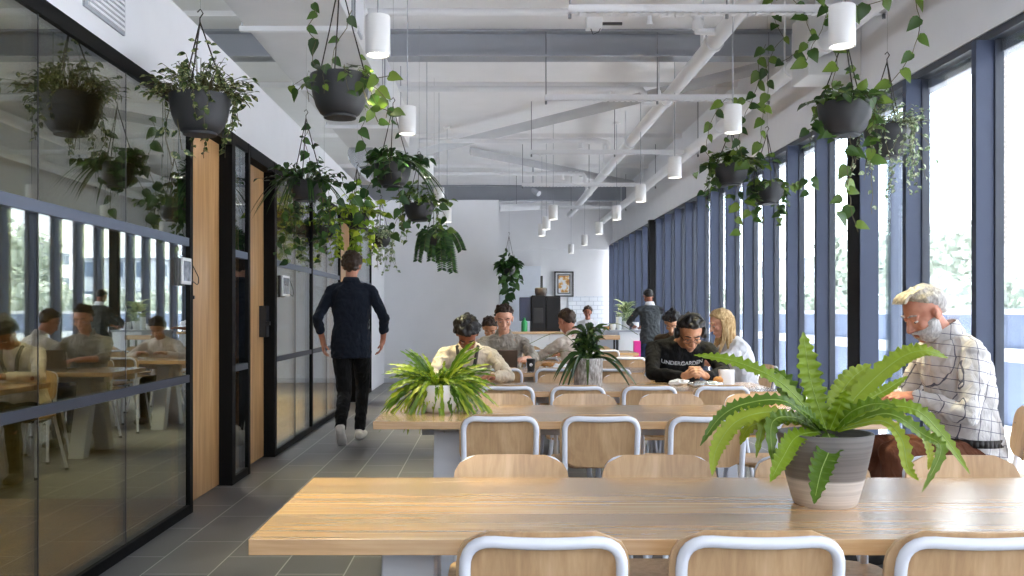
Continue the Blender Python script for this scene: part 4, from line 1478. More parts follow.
def ribbon(t, pts, wfn, nrm, mi=0, ruffle=0.0, freq=9, fold=0.18, rib=None):
    """a long blade: five verts across, optional wavy lobed margin"""
    k = len(pts)
    vs, fs = [], []
    Ltot = sum((pts[i + 1] - pts[i]).length for i in range(k - 1))
    for i in range(k):
        u = i / (k - 1)
        d = (pts[min(k - 1, i + 1)] - pts[max(0, i - 1)]).normalized()
        s = d.cross(nrm)
        if s.length < 1e-4:
            s = d.orthogonal()
        s.normalize()
        n = s.cross(d).normalized()
        w = wfn(u)
        ph = u * freq * 2 * math.pi + 1.4 * noise.noise(V((u * freq * 0.35, pts[0].x * 9, k)))
        for q in (-1, -0.55, 0, 0.55, 1):
            ww = w * q
            if ruffle and abs(q) == 1:
                ww *= 1 + 0.20 * math.sin(ph + (0.9 if q > 0 else 0))
            lift = fold * abs(q) * w + (ruffle * w * math.sin(ph * 1.0 + q * 1.3) * abs(q) if ruffle else 0)
            vs.append(pts[i] + s * ww + n * lift)
    for i in range(k - 1):
        for j in range(4):
            a = i * 5 + j
            fs.append((a, a + 5, a + 6, a + 1))
    t.add(vs, fs, mi)
    if rib is not None:
        rib.tube([p + V((0, 0, 0.0012)) for p in pts[:int(k * 0.9)]], [0.0016 * (1 - 0.7 * i / k) for i in range(int(k * 0.9))], 4, 0, False)


def catmull(P_, n=10):
    out = []
    for i in range(len(P_) - 1):
        p0 = P_[max(0, i - 1)]; p1 = P_[i]; p2 = P_[i + 1]; p3 = P_[min(len(P_) - 1, i + 2)]
        for j in range(n):
            t = j / n
            out.append(0.5 * ((2 * p1) + (p2 - p0) * t + (2 * p0 - 5 * p1 + 4 * p2 - p3) * t * t + (3 * p1 - p0 - 3 * p2 + p3) * t ** 3))
    out.append(P_[-1])
    return out


# ---- left row
hang_plant(200, 96, 4.89, 0.30, 37, 22, 0, 11, 'large charcoal hanging bowl of small variegated leaves by the near glass partition',
           mound=200, trails=15, tlen=0.26, lsize=0.044, up=0.24, spread=1.55, mat='leaf_var', kind='oval', asp=0.6,
           vines=(((176, 92, 0), (168, 110, 0), (166, 140, 0), (172, 165, 0)), ((180, 92, -.1), (176, 120, -.1), (182, 150, -.1)), ((228, 96, 0), (240, 95, 0), (248, 105, 0))))
hang_plant(340, 76, 4.98, 0.30, 40, -22, 0, 12, 'charcoal hanging bowl with heart leaves glowing under a pendant lamp',
           mound=20, trails=5, tlen=0.10, lsize=0.060, up=0.10, spread=1.2, mat='leaf_pothos',
           vines=(((322, 76, 0), (312, 62, 0), (316, 40, 0), (306, 28, 0), (318, 14, 0), (312, 4, 0)),
                  ((350, 78, -.05), (368, 84, -.1), (378, 78, -.2), (388, 76, -.2)), ((366, 80, -.1), (372, 96, -.15), (380, 108, -.2), (392, 112, -.2)),
                  ((362, 84, -.1), (366, 100, -.15), (374, 112, -.2), (378, 122, -.2)), ((366, 80, -.1), (382, 94, -.2), (388, 104, -.2), (386, 118, -.2)),
                  ((330, 76, 0), (334, 50, 0), (346, 28, 0), (352, 10, 0)), ((325, 78, 0), (306, 82, 0), (298, 90, 0))))
hang_plant(306, 182, 7.40, 0.28, 18, 118, 0, 13, 'hanging bowl with narrow drooping leaves beside the second timber door',
           mound=70, trails=15, tlen=0.55, lsize=0.060, up=0.22, spread=1.9, mat='leaf_dark', extra=straps(26, 0.42, 0.011, 0, 0.9, 0.5),
           vines=(((306, 180, 0), (309, 160, 0), (304, 140, 0), (310, 126, 0)), ((330, 186, 0), (338, 200, 0), (334, 225, 0)), ((298, 190, 0), (288, 215, 0), (284, 245, 0), (288, 262, 0)), ((322, 190, 0), (330, 215, 0), (326, 240, 0))))
hang_plant(393, 164, 7.40, 0.28, 22, 106, 0, 14, 'hanging bowl with long blade leaves reaching right, middle of the corridor',
           mound=50, trails=6, tlen=0.22, lsize=0.075, up=0.18, spread=1.6, mat='leaf_dark', extra=straps(10, 0.46, 0.016, 1.2, 0.75, 0.35),
           vines=(((378, 166, 0), (362, 170, 0), (356, 185, 0), (352, 205, 0)), ((372, 168, .1), (366, 150, .1), (360, 130, .1), (366, 118, .1)), ((380, 170, 0), (366, 190, 0), (362, 215, 0)), ((398, 186, 0), (400, 210, 0), (404, 232, 0))))
hang_plant(419, 204, 9.0, 0.28, 16, 158, 0, 15, 'hanging bowl with heart leaves near the white wall, right of the corridor row',
           mound=54, trails=8, tlen=0.32, lsize=0.075, up=0.24, spread=1.7, mat='leaf_pothos', vines=(((428, 204, 0), (440, 206, 0), (446, 218, 0), (448, 236, 0)), ((406, 208, 0), (396, 220, 0), (392, 240, 0))))
hang_plant(357, 214, 10.2, 0.27, 14, 168, 0, 16, 'lime-leaved hanging bowl directly above the walking person',
           mound=70, trails=13, tlen=0.45, lsize=0.085, up=0.26, spread=2.1, mat='leaf_lime')
hang_plant(381, 237, 12.3, 0.25, 9, 200, 0, 17, 'small-leaved hanging bowl in front of the white wall, right of the walker',
           mound=120, trails=18, tlen=0.42, lsize=0.06, up=0.22, spread=1.6, mat='leaf_grey', kind='oval')
hang_plant(324, 226, 9.9, 0.26, 10, 190, 0, 18, 'bright green hanging bowl standing in for a reflection in the glass, left of the walker',  # added bowl, standing in for a planter mirrored in the glass
           mound=50, trails=10, tlen=0.4, lsize=0.06, up=0.24, spread=1.7, mat='leaf_lime')


def fernlet(lv, st, rim, rad, rr, d):
    for k in range(15):
        a = rr.uniform(0, 2 * math.pi)
        out = V((math.cos(a), math.sin(a) * 0.7, 0)) * rr.uniform(0.35, 1.5)
        ln = rr.uniform(0.12, 0.42)
        p = rim + out * rad * 0.5
        pts = [p + out * rad * (0.4 + 0.9 * (u / 9) ** 0.6) + V((0, 0, 0.05 * (1 - u / 9) - ln * (u / 9) ** 1.5)) for u in range(10)]
        st.tube(pts, 0.002, 4, 0, False)
        pp = catmull(pts, 3)
        for i in range(1, len(pp)):
            d_ = (pp[i] - pp[i - 1]).normalized()
            s = d_.cross(V((0, -1, 0.3))).normalized()
            for sg in (-1, 1):
                leaf(lv, pp[i], s * sg + d_ * 0.35, V((0, -1, 0.3)), 0.062, 0.02, 'oval')


hang_plant(434, 236, 11.0, 0.24, 9, 205, 0, 19, 'dark fern with feathered drooping fronds in front of the white wall',
           mound=50, trails=5, tlen=0.2, lsize=0.07, up=0.2, spread=1.5, mat='leaf_dark', kind='oval', extra=fernlet)
hang_plant(509, 264, 16.1, 0.24, 10, 236, 0, 20, 'dark trailing plant hanging at the right end of the white wall',
           mound=80, trails=9, tlen=0.55, lsize=0.11, up=0.16, spread=1.4, mat='leaf_dark', vines=(((508, 266, 0), (510, 280, 0), (506, 298, 0)), ((512, 268, 0), (515, 284, 0), (510, 294, 0)), ((505, 268, 0), (504, 284, 0), (508, 302, 0))))

# ---- right row
hang_plant(845, 104, 5.57, 0.30, 30, 34, 0, 21, 'largest charcoal hanging bowl by the windows, glossy heart leaves and long vines',
           mound=46, trails=7, tlen=0.30, lsize=0.068, up=0.15, spread=1.45, mat='leaf_pothos',
           vines=(((870, 112, 0), (880, 100, 0), (890, 84, 0), (900, 70, 0), (912, 54, 0), (920, 30, 0), (918, 8, 0), (916, -12, 0)),
                  ((832, 120, 0), (816, 128, 0), (808, 130, 0)), ((850, 130, 0), (852, 160, 0), (848, 190, 0), (852, 215, 0), (858, 232, 0)), ((838, 130, 0), (846, 150, 0), (848, 175, 0), (840, 205, 0), (834, 222, 0)),
                  ((836, 102, 0), (832, 84, 0), (838, 66, 0), (834, 50, 0)), ((856, 104, 0), (870, 118, 0), (874, 140, 0), (870, 170, 0))))
# high garland between the hooks
hang_plant(887, 127, 6.20, 0.28, 30, 62, 0, 22, 'hanging bowl of pale grey-green small leaves against the window fins',
           mound=150, trails=24, tlen=0.40, lsize=0.036, up=0.20, spread=1.5, mat='leaf_grey', kind='oval', asp=0.65,
           vines=(((908, 130, 0), (922, 134, 0), (932, 146, 0), (934, 160, 0)), ((872, 140, 0), (866, 158, 0), (864, 180, 0)), ((894, 130, 0), (912, 122, 0), (926, 116, 0)), ((872, 160, 0), (872, 190, 0), (872, 214, 0))))
hang_plant(731, 165, 8.0, 0.28, 19, 128, 0, 23, 'dark hanging bowl with patterned leaves in front of the upper right wall',
           mound=54, trails=10, tlen=0.28, lsize=0.075, up=0.18, spread=1.6, mat='leaf_pothos',
           vines=(((748, 164, -.3), (760, 150, -.3), (762, 120, -.3), (768, 95, -.3), (766, 70, -.3), (774, 48, -.3), (784, 38, -.3), (776, 24, -.3), (772, 6, -.3), (770, -10, -.3)),
                  ((742, 162, -.2), (738, 140, -.2), (744, 118, -.2), (752, 100, -.2), (760, 78, -.2), (758, 60, -.2), (766, 44, -.2)),
                  ((718, 168, 0), (706, 152, 0), (708, 130, 0), (716, 112, 0), (726, 98, 0), (744, 100, 0), (758, 104, 0)),
                  ((722, 170, 0), (712, 180, 0), (704, 192, 0)), ((736, 180, 0), (740, 200, 0), (736, 218, 0), (740, 232, 0)),
                  ((806, 62, -1.6), (812, 44, -1.7), (822, 30, -1.8), (828, 8, -1.9), (816, -8, -1.9)), ((782, 62, -1.3), (800, 50, -1.4), (812, 38, -1.5), (806, 16, -1.5), (798, 4, -1.5), (786, -8, -1.5)),
                  ((838, 10, -2.3), (860, 8, -2.4), (884, 0, -2.5))))
hang_plant(767, 184, 8.0, 0.28, 19, 134, 0, 24, 'dark hanging bowl with a few rounded leaves in front of the far fins',
           mound=16, trails=7, tlen=0.30, lsize=0.075, up=0.09, spread=1.2, mat='leaf_pothos',
           vines=(((780, 186, 0), (796, 184, 0), (812, 184, 0)), ((752, 188, 0), (746, 200, 0), (752, 216, 0)), ((786, 188, 0), (806, 180, 0), (812, 178, 0), (808, 192, 0))))

# ================================================================== PLANTS ON TABLES
# big fern
base = V((0.875, 2.46, TH))
r = empty('fern_pot', base, 'large bright green bird\'s nest fern in a grey and white ribbed pot, nearest table', 'potted plant')
M['potgrey'] = None
nt = NT('two_tone_ribbed_pot')
tc = nt.n('ShaderNodeTexCoord'); sx = nt.n('ShaderNodeSeparateXYZ'); nt.l(tc.outputs['Object'], sx.inputs[0])
zf = nt.math('DIVIDE', sx.outputs['Z'], 0.185)
colr = nt.ramp(zf, [(0.0, lin((212, 206, 202))), (0.36, lin((206, 202, 198))), (0.40, lin((120, 116, 114))), (0.7, lin((104, 100, 98))), (1.0, lin((110, 108, 106)))])
st_ = nt.noise(nt.coords((1, 1, 60)), 3.0, 3)
band = nt.ramp(st_, [(0.35, (0.78, 0.78, 0.78)), (0.65, (1.18, 1.18, 1.18))])
nt.pbr(nt.mix(0.7, colr, band, 'MULTIPLY'), 0.6, 0, nt.bump(st_, 0.4, 0.002))
t = MB(); t.lathe([(0.001, 0), (0.074, 0), (0.080, 0.006), (0.098, 0.07), (0.113, 0.14), (0.120, 0.180), (0.120, 0.186), (0.112, 0.186), (0.106, 0.16), (0.001, 0.155)], base, 48)
t.build('pot', nt.m, r)
t = MB(); t.lathe([(0.001, 0.166), (0.108, 0.163)], base, 24); t.build('soil', M['soil'], r)
FR = [  # (pixel path from crown to tip, depth offset at tip, half width px)
    (((826, 430), (811, 382), (803, 332)), 0.02, 11),
    (((822, 428), (782, 384), (735, 362), (694, 355)), -0.02, 7.5),
    (((818, 430), (786, 402), (746, 404), (720, 418), (700, 446)), -0.10, 7),
    (((820, 432), (776, 413), (738, 421), (717, 448), (712, 476)), -0.16, 8.5),
    (((820, 432), (797, 437), (783, 458), (770, 482)), -0.20, 9),
    (((828, 434), (831, 446), (821, 472), (814, 504)), -0.21, 11),
    (((832, 430), (858, 395), (895, 362), (922, 351), (948, 358)), 0.05, 10),
    (((830, 428), (838, 400), (852, 379), (871, 364)), 0.12, 11),
    (((834, 430), (866, 402), (888, 389), (908, 376)), 0.14, 6),
    (((836, 430), (880, 409), (915, 410), (943, 436), (970, 474)), -0.04, 8),
    (((838, 431), (886, 414), (922, 434), (941, 450), (922, 492)), -0.12, 7.5),
    (((838, 431), (880, 421), (901, 438), (908, 468), (919, 481)), -0.16, 6.5),
    (((836, 430), (892, 416), (921, 434), (930, 456), (928, 470)), 0.03, 6),
    (((820, 429), (796, 398), (777, 388)), 0.14, 9),
    (((822, 430), (800, 406), (786, 380), (770, 368)), 0.10, 8),
    (((818, 431), (792, 416), (766, 422), (756, 458)), -0.06, 6),
    (((818, 431), (794, 418), (772, 424), (774, 470)), -0.12, 7),
    (((826, 430), (818, 404), (816, 372)), 0.10, 10),
    (((834, 430), (852, 412), (876, 404), (898, 408)), -0.12, 7.5),
    (((820, 431), (790, 420), (752, 426), (740, 445)), 0.08, 7),
    (((830, 430), (840, 406), (846, 390)), -0.06, 9),
    (((826, 432), (812, 418), (798, 408)), -0.12, 8),
]
lv, rb = MB(), MB()
rr = random.Random(3)
for (path, dy, hw) in FR:
    k = len(path)
    pts = [P(x, y, 2.46 + dy * (i / (k - 1)) ** 0.8) for i, (x, y) in enumerate(path)]
    pts = catmull(pts, 48 // (k - 1))
    L = sum((pts[i + 1] - pts[i]).length for i in range(len(pts) - 1))
    w = hw * 2.46 / FPX
    fq = max(5, L / 0.021)
    ribbon(lv, pts, lambda u, w=w: w * (0.28 + 0.72 * min(1, u / 0.35)) * (1 if u < 0.6 else max(0.04, 1 - ((u - 0.6) / 0.4) ** 1.6)), V((rr.uniform(-.2, .2), -0.75, 0.65)), 0, 0.28, fq, 0.2, rb)
lv.build('frond', M['leaf_fern'], r, True, 0, 80)
rb.build('midrib', M['midrib'], r)

# bushy plant in the round white pot (second table)
base = V((-0.245, 4.72, TH))
r = empty('white_planter', base, 'bushy yellow-green fern in a round white pot on the second table', 'potted plant')
t = MB(); t.lathe([(0.001, 0), (0.055, 0), (0.075, 0.012), (0.096, 0.05), (0.103, 0.09), (0.096, 0.13), (0.090, 0.14), (0.084, 0.135), (0.001, 0.12)], base, 36)
t.build('pot', paint('white_glazed_pot', (226, 226, 228), 0.25, var=0.02), r)
lv, st = MB(), MB()
rr = random.Random(9)
top = base + V((0, 0, 0.13))
for k in range(320):
    a = rr.uniform(0, 2 * math.pi)
    e = rr.uniform(-0.1, 1.45)
    L = rr.uniform(0.10, 0.25) * (1.15 if abs(math.cos(a)) > 0.7 else 0.85)
    out = V((math.cos(a), math.sin(a) * 0.8, 0))
    if math.sin(a) < -0.2 and math.cos(a) > -0.5 and e < 0.5 and rr.random() < 0.8:
        continue
    pts = []
    for i in range(9):
        u = i / 8
        pts.append(top + out * (0.04 + L * u * math.cos(e * (1 - 0.3 * u))) + V((0, 0, L * u * math.sin(e) - 0.16 * u * u * (1.3 - e * 0.7))))
    pts = catmull(pts, 3)
    ribbon(lv, pts, lambda u: 0.0078 * (0.35 + 0.65 * min(1, u / 0.5)) * (1 if u < 0.8 else 1 - (u - 0.8) / 0.22), V((rr.uniform(-.5, .5), -0.6, 0.7)), 0, 0.5, 5 + rr.random() * 3, 0.2)
for (x, y) in ((-0.20, 0.11), (-0.14, 0.13), (0.02, 0.17), (0.1, 0.12)):
    pts = [top, top + V((x * 0.6, -0.05, -0.02)), top + V((x, -0.10, -0.10))]
    st.tube(catmull(pts, 5), 0.003, 5)
lv.build('foliage', M['leaf_bush'], r, True, 0, 80)
st.build('stem', M['cord'], r)

# dark plant in the ribbed stone pot (third table)
base = V((0.677, 6.40, TH))
r = empty('stone_planter', base, 'dark-leaved plant in a rough grey stone cylinder pot, third table', 'potted plant')
nt = NT('rough_stone_pot')
n1 = nt.noise(nt.coords((1, 1, 0.35)), 70, 4, 0.6)
nt.pbr(nt.ramp(n1, [(0.35, lin((112, 108, 104))), (0.55, lin((170, 168, 168))), (0.7, lin((214, 214, 218)))]), 0.6, 0, nt.bump(n1, 0.9, 0.006))
t = MB(); t.lathe([(0.001, 0), (0.088, 0), (0.094, 0.008), (0.099, 0.185), (0.097, 0.190), (0.090, 0.190), (0.088, 0.17), (0.001, 0.165)], base, 40)
t.build('pot', nt.m, r)
lv, st = MB(), MB()
rr = random.Random(21)
top = base + V((0, 0, 0.17))
for k in range(130):
    a = rr.uniform(0, 2 * math.pi)
    inner = k < 116
    e = rr.uniform(0.55, 1.45) if inner else rr.uniform(0.2, 0.7)
    L = rr.uniform(0.09, 0.20) if inner else rr.uniform(0.26, 0.38)
    out = V((math.cos(a), math.sin(a) * 0.7, 0))
    z0 = rr.uniform(0, 0.20) if inner else 0.02
    pts = []
    for i in range(7):
        u = i / 6
        pts.append(top + V((0, 0, z0)) + out * (0.02 + L * u * math.cos(e)) + V((0, 0, L * u * math.sin(e) - (0.10 if inner else 0.34) * u * u)))
    pts = catmull(pts, 3)
    w = 0.017 if inner else 0.012
    ribbon(lv, pts, lambda u, w=w: w * (0.2 + 0.8 * min(1, u / 0.45)) * (1 if u < 0.55 else max(0.05, 1 - ((u - 0.55) / 0.45) ** 1.5)), V((rr.uniform(-.5, .5), -0.5, 0.8)), 0, 0, 3, 0.3)
for (sx_, e_) in ((-0.36, 0.14), (0.30, 0.2), (-0.30, 0.02)):
    pts = catmull([top, top + V((sx_ * 0.5, 0, e_ + 0.05)), top + V((sx_ * 1.1, -0.05, e_ - 0.02))], 6)
    st.tube(pts, 0.0022, 5)
st.tube([top - V((0, 0, 0.02)), top + V((0.0, 0, 0.2))], 0.008, 6)
lv.build('foliage', M['leaf_blade'], r, True, 0, 80)
st.build('stem', M['stem'], r)

# plant on the island
c = P(625.5, 330, 16.15)
base = V((c.x, 16.15, 0.935))
r = empty('island_planter', base, 'spiky pale green plant in a white pot on the kitchen island', 'potted plant')
t = MB(); t.lathe([(0.001, 0), (0.06, 0), (0.085, 0.15), (0.075, 0.15), (0.001, 0.13)], base, 20); t.build('pot', M['whitepl'], r)
lv, st = MB(), MB()
rr = random.Random(5)
for k in range(90):
    a = rr.uniform(0, 2 * math.pi); out = V((math.cos(a), math.sin(a), 0))
    z0 = rr.uniform(0.1, 0.42)
    p = base + V((0, 0, z0)) + out * 0.02
    L = rr.uniform(0.12, 0.26)
    pts = [p + out * L * u * 0.8 + V((0, 0, L * u * 0.9 - 0.12 * u * u)) for u in (0, .25, .5, .75, 1)]
    ribbon(lv, pts, lambda u: 0.018 * math.sin(math.pi * (0.15 + 0.83 * u)), V((0, -0.5, 0.8)), 0)
st.tube([base + V((0, 0, 0.1)), base + V((0, 0, 0.45))], 0.01, 6)
lv.build('foliage', M['leaf_grey'], r, True, 0, 80); st.build('stem', M['stem'], r)

# ================================================================== PEOPLE
def evalmesh(me, voxel, smooth=4, name='body'):
    o = bpy.data.objects.new('temp', me)
    C.objects.link(o)
    m = o.modifiers.new('r', 'REMESH')
    m.mode = 'VOXEL'
    m.voxel_size = voxel
    s = o.modifiers.new('s', 'SMOOTH')
    s.factor = 0.5
    s.iterations = smooth
    bpy.context.view_layer.update()
    dg = bpy.context.evaluated_depsgraph_get()
    out = bpy.data.meshes.new_from_object(o.evaluated_get(dg))
    out.name = name
    bpy.data.objects.remove(o)
    return out


def organic(mb, name, mats, parent, voxel, smooth=4, fold=0.0, fscale=9.0, matfn=None, stretch=(1, 1, 1)):
    org = V(parent.location)
    me = evalmesh(mb.mesh(name, org), voxel, smooth, name)
    if fold:
        me.update()
        nv = [v.normal.copy() for v in me.vertices]
        for v, n in zip(me.vertices, nv):
            q = V((v.co.x * stretch[0], v.co.y * stretch[1], v.co.z * stretch[2])) * fscale
            k = noise.noise(q) + 0.5 * noise.noise(q * 2.3 + V((3, 1, 7)))
            k = abs(k) * 1.6 - 0.4 + 0.35 * (1 - abs(noise.noise(q * 1.7 + V((9, 9, 1)))) * 5)
            v.co += n * (fold * k)
    me.materials.clear()
    o = finish(me, name, mats, parent, True, 0, 180)
    if matfn:
        for p in me.polygons:
            p.material_index = matfn(p.center + org)
    return o


def ik(a, c, l1, l2, pole):
    """elbow or knee between a and c"""
    a, c = V(a), V(c)
    d = c - a
    L = min(d.length, (l1 + l2) * 0.999)
    u = d.normalized()
    x = (l1 * l1 - l2 * l2 + L * L) / (2 * L)
    h = math.sqrt(max(0, l1 * l1 - x * x))
    p = (V(pole) - u * V(pole).dot(u)).normalized()
    return a + u * x + p * h, a + u * L


def frame(face, up):
    f = V(face).normalized()
    r = f.cross(V(up)).normalized()
    return r, f, r.cross(f).normalized()


SKINS = {}
def skinmat(name, rgb, dark):
    t = NT(name)
    n = t.noise(t.coords(), 14, 3)
    t.pbr(t.ramp(n, [(0.35, lin(dark)), (0.65, lin(rgb))]), 0.5, 0, None, 0.4, 0, None, 0, 0.0)
    return t.m


def cloth(name, rgb, var=0.06, rough=0.85, scale=8):
    t = NT(name)
    v = t.coords()
    c = lin(rgb)
    n = t.noise(v, scale, 3)
    col = t.ramp(n, [(0.3, tuple(x * (1 - var) for x in c)), (0.7, tuple(min(1, x * (1 + var)) for x in c))])
    fo = t.noise(t.coords((1.6, 1.6, 0.8)), 11, 3, 0.55, 1.2)
    t.pbr(col, rough, 0, t.bump(fo, 0.55, 0.03), 0.2)
    return t.m


def hairmat(name, dark, light, rough=0.5):
    t = NT(name)
    n = t.noise(t.coords((1, 1, 0.3)), 90, 3, 0.6)
    t.pbr(t.ramp(n, [(0.35, lin(dark)), (0.65, lin(light))]), rough, 0, t.bump(n, 0.6, 0.003), 0.35)
    return t.m


def add_head(mb, c, Rr, F, U, s=1.0):
    H = lambda x, y, z: V(c) + (Rr * x + F * y + U * z) * s
    M3 = Matrix((Rr, F, U)).transposed()
    mb.ell(H(0, -0.014, 0.032), (0.074 * s, 0.094 * s, 0.086 * s), M3, 0, 24, 16)
    mb.ell(H(0, 0.022, -0.020), (0.062 * s, 0.066 * s, 0.080 * s), M3, 0, 20, 14)
    mb.ell(H(0, 0.034, -0.062), (0.048 * s, 0.050 * s, 0.046 * s), M3, 0, 20, 12)   # jaw
    mb.ell(H(0, 0.066, -0.094), (0.022 * s, 0.018 * s, 0.017 * s), M3)              # chin
    mb.cap(H(0, 0.085, 0.010), 0.009 * s, H(0, 0.106, -0.028), 0.0135 * s)          # nose
    for k in (-1, 1):
        mb.ell(H(k * 0.011, 0.096, -0.032), (0.009 * s, 0.011 * s, 0.008 * s), M3)
        mb.cap(H(k * 0.018, 0.082, 0.028), 0.008 * s, H(k * 0.048, 0.066, 0.026), 0.007 * s)   # brow
        mb.ell(H(k * 0.042, 0.060, -0.022), (0.022 * s, 0.022 * s, 0.020 * s), M3)      # cheek
        mb.ell(H(k * 0.031, 0.0715, 0.0125), (0.0155 * s, 0.0125 * s, 0.0085 * s), M3)   # upper lid
        mb.ell(H(k * 0.076, -0.006, -0.004), (0.008 * s, 0.019 * s, 0.031 * s), M3)     # ear
        mb.ell(H(k * 0.080, -0.004, 0.010), (0.010 * s, 0.014 * s, 0.014 * s), M3)
    mb.cap(H(-0.017, 0.083, -0.058), 0.0068 * s, H(0.017, 0.083, -0.058), 0.0068 * s)
    mb.cap(H(-0.013, 0.084, -0.069), 0.0072 * s, H(0.013, 0.084, -0.069), 0.0072 * s)
    return H


def add_hand(mb, w, d, pn, side, s=1.0, curl=0.5, grip=None):
    """w wrist, d toward the fingertips, pn the way the palm faces, side: the thumb's side"""
    d = V(d).normalized()
    pn = V(pn); pn = (pn - d * pn.dot(d)).normalized()
    side = V(side); side = (side - d * side.dot(d) - pn * side.dot(pn)).normalized()
    M3 = Matrix((side, d, pn)).transposed()
    mb.cap(w, 0.026 * s, V(w) + d * 0.03 * s, 0.024 * s)
    mb.ell(V(w) + d * 0.052 * s, (0.042 * s, 0.050 * s, 0.0155 * s), M3)
    for i, (ln, off) in enumerate(((0.070, 1.5), (0.078, 0.5), (0.073, -0.5), (0.057, -1.5))):
        p = V(w) + (d * (0.088 - 0.004 * abs(off)) + side * off * 0.0205) * s
        ang = 0.15 + curl * 0.25
        cur = curl * (1 + 0.12 * i)
        q = (side * off * 0.05)
        r0 = 0.0085
        for j, f in enumerate((0.45, 0.30, 0.25)):
            dv = (d * math.cos(ang) + pn * math.sin(ang) + q).normalized()
            p2 = p + dv * ln * f * s
            mb.cap(p, (r0 - 0.0008 * j) * s, p2, (r0 - 0.0008 * (j + 1)) * s, 8)
            p = p2
            ang += cur
    p = V(w) + (d * 0.022 + side * 0.028) * s
    for j, (ln, a) in enumerate(((0.040, 0.75), (0.032, 0.45), (0.026, 0.2))):
        dv = (d * math.cos(a) + side * math.sin(a) + pn * (0.25 + 0.3 * curl * j)).normalized()
        p2 = p + dv * ln * s
        mb.cap(p, (0.0125 - 0.0015 * j) * s, p2, (0.011 - 0.0015 * j) * s, 8)
        p = p2


def hair_cap(c, Rr, F, U, s, thick=0.012, low_front=0.58, low_back=-0.92, side=-0.15, rough=0.006, seed=0, bun=False, scale=30, stretch=(1, 1, 1)):
    """closed cap over the skull whose verts under the hairline dive inside the head"""
    t = MB()
    t.ell((0, 0, 0), (1, 1, 1), None, 0, 48, 34)
    out = []
    for p in t.v:
        n = V(p)
        y, z = n.y, n.z
        q = min(1, max(0, (y + 0.15) / 0.85))
        line = side * (1 - q) + low_front * q if y > -0.15 else low_back + (side - low_back) * min(1, max(0, (y + 0.42) / 0.27))
        line += 0.05 * noise.noise(n * 5 + V((seed, 0, 0)))
        k = (z - line) / 0.10
        k = min(1, max(0, k))
        nz = noise.noise(V((n.x * stretch[0], n.y * stretch[1], n.z * stretch[2])) * scale * 0.12 + V((seed, 2, 5))) * rough * 2 + noise.noise(n * scale + V((seed, 0, 0))) * rough
        rad = (1 - 0.10 * (1 - k))
        e = (thick * (0.5 + 0.5 * k) + nz) * k
        loc = V((n.x * (0.075 * rad + e), n.y * (0.096 * rad + e) - 0.014, n.z * (0.087 * rad + e) + 0.032))
        out.append(V(c) + (Rr * loc.x + F * loc.y + U * loc.z) * s)
    t.v = [tuple(p) for p in out]
    return t


def eyes(H, s, root, Rr, F, U, iris=(60, 44, 30), browm=None, look=-0.35):
    M3 = Matrix((Rr, F, U)).transposed()
    for k in (-1, 1):
        t = MB(); t.ell(H(k * 0.031, 0.0720, 0.0035), (0.0120 * s, 0.0105 * s, 0.0070 * s), M3, 0, 12, 8)
        t.ell(H(k * 0.031, 0.0775, 0.0045 + look * 0.008), (0.0064 * s, 0.0062 * s, 0.0062 * s), M3, 1, 10, 6)
        t.build('eye', [M['eyewhite'], M['iris']], root)
        t = MB(); t.cap(H(k * 0.015, 0.0875, 0.032), 0.0035 * s, H(k * 0.034, 0.084, 0.037), 0.0042 * s, 8); t.cap(H(k * 0.034, 0.084, 0.037), 0.0042 * s, H(k * 0.052, 0.070, 0.031), 0.0025 * s, 8)
        t.build('eyebrow', browm or M['iris'], root)


M['eyewhite'] = paint('eye_white', (210, 204, 198), 0.3)
M['iris'] = paint('dark_iris', (38, 28, 22), 0.3)
M['sk_fair'] = skinmat('fair_skin', (222, 172, 146), (204, 146, 120))
M['sk_ruddy'] = skinmat('ruddy_skin', (200, 144, 120), (178, 116, 94))
M['sk_tan'] = skinmat('tan_skin', (196, 150, 120), (174, 124, 94))
M['sk_brown'] = skinmat('warm_brown_skin', (158, 100, 76), (132, 78, 58))
M['hr_black'] = hairmat('black_hair', (14, 12, 12), (36, 32, 32), 0.4)
M['hr_brown'] = hairmat('brown_hair', (32, 22, 16), (66, 46, 32))
M['hr_blonde'] = hairmat('blonde_hair', (176, 136, 84), (226, 200, 152))
M['hr_grey'] = hairmat('grey_hair', (128, 124, 122), (196, 190, 184))
M['hr_warm_lit'] = hairmat('warm_lit_grey_hair', (126, 118, 106), (188, 176, 156))  # grey hair with warm light put into the colour
M['beard'] = hairmat('white_beard', (150, 146, 144), (210, 207, 204))
M['jean'] = cloth('dark_blue_denim', (44, 56, 88))
M['blackcl'] = cloth('black_cloth', (20, 20, 22), 0.15)
M['shoewhite'] = paint('white_shoe', (214, 210, 204), 0.6)
M['shoedark'] = paint('dark_shoe', (34, 30, 28), 0.5)


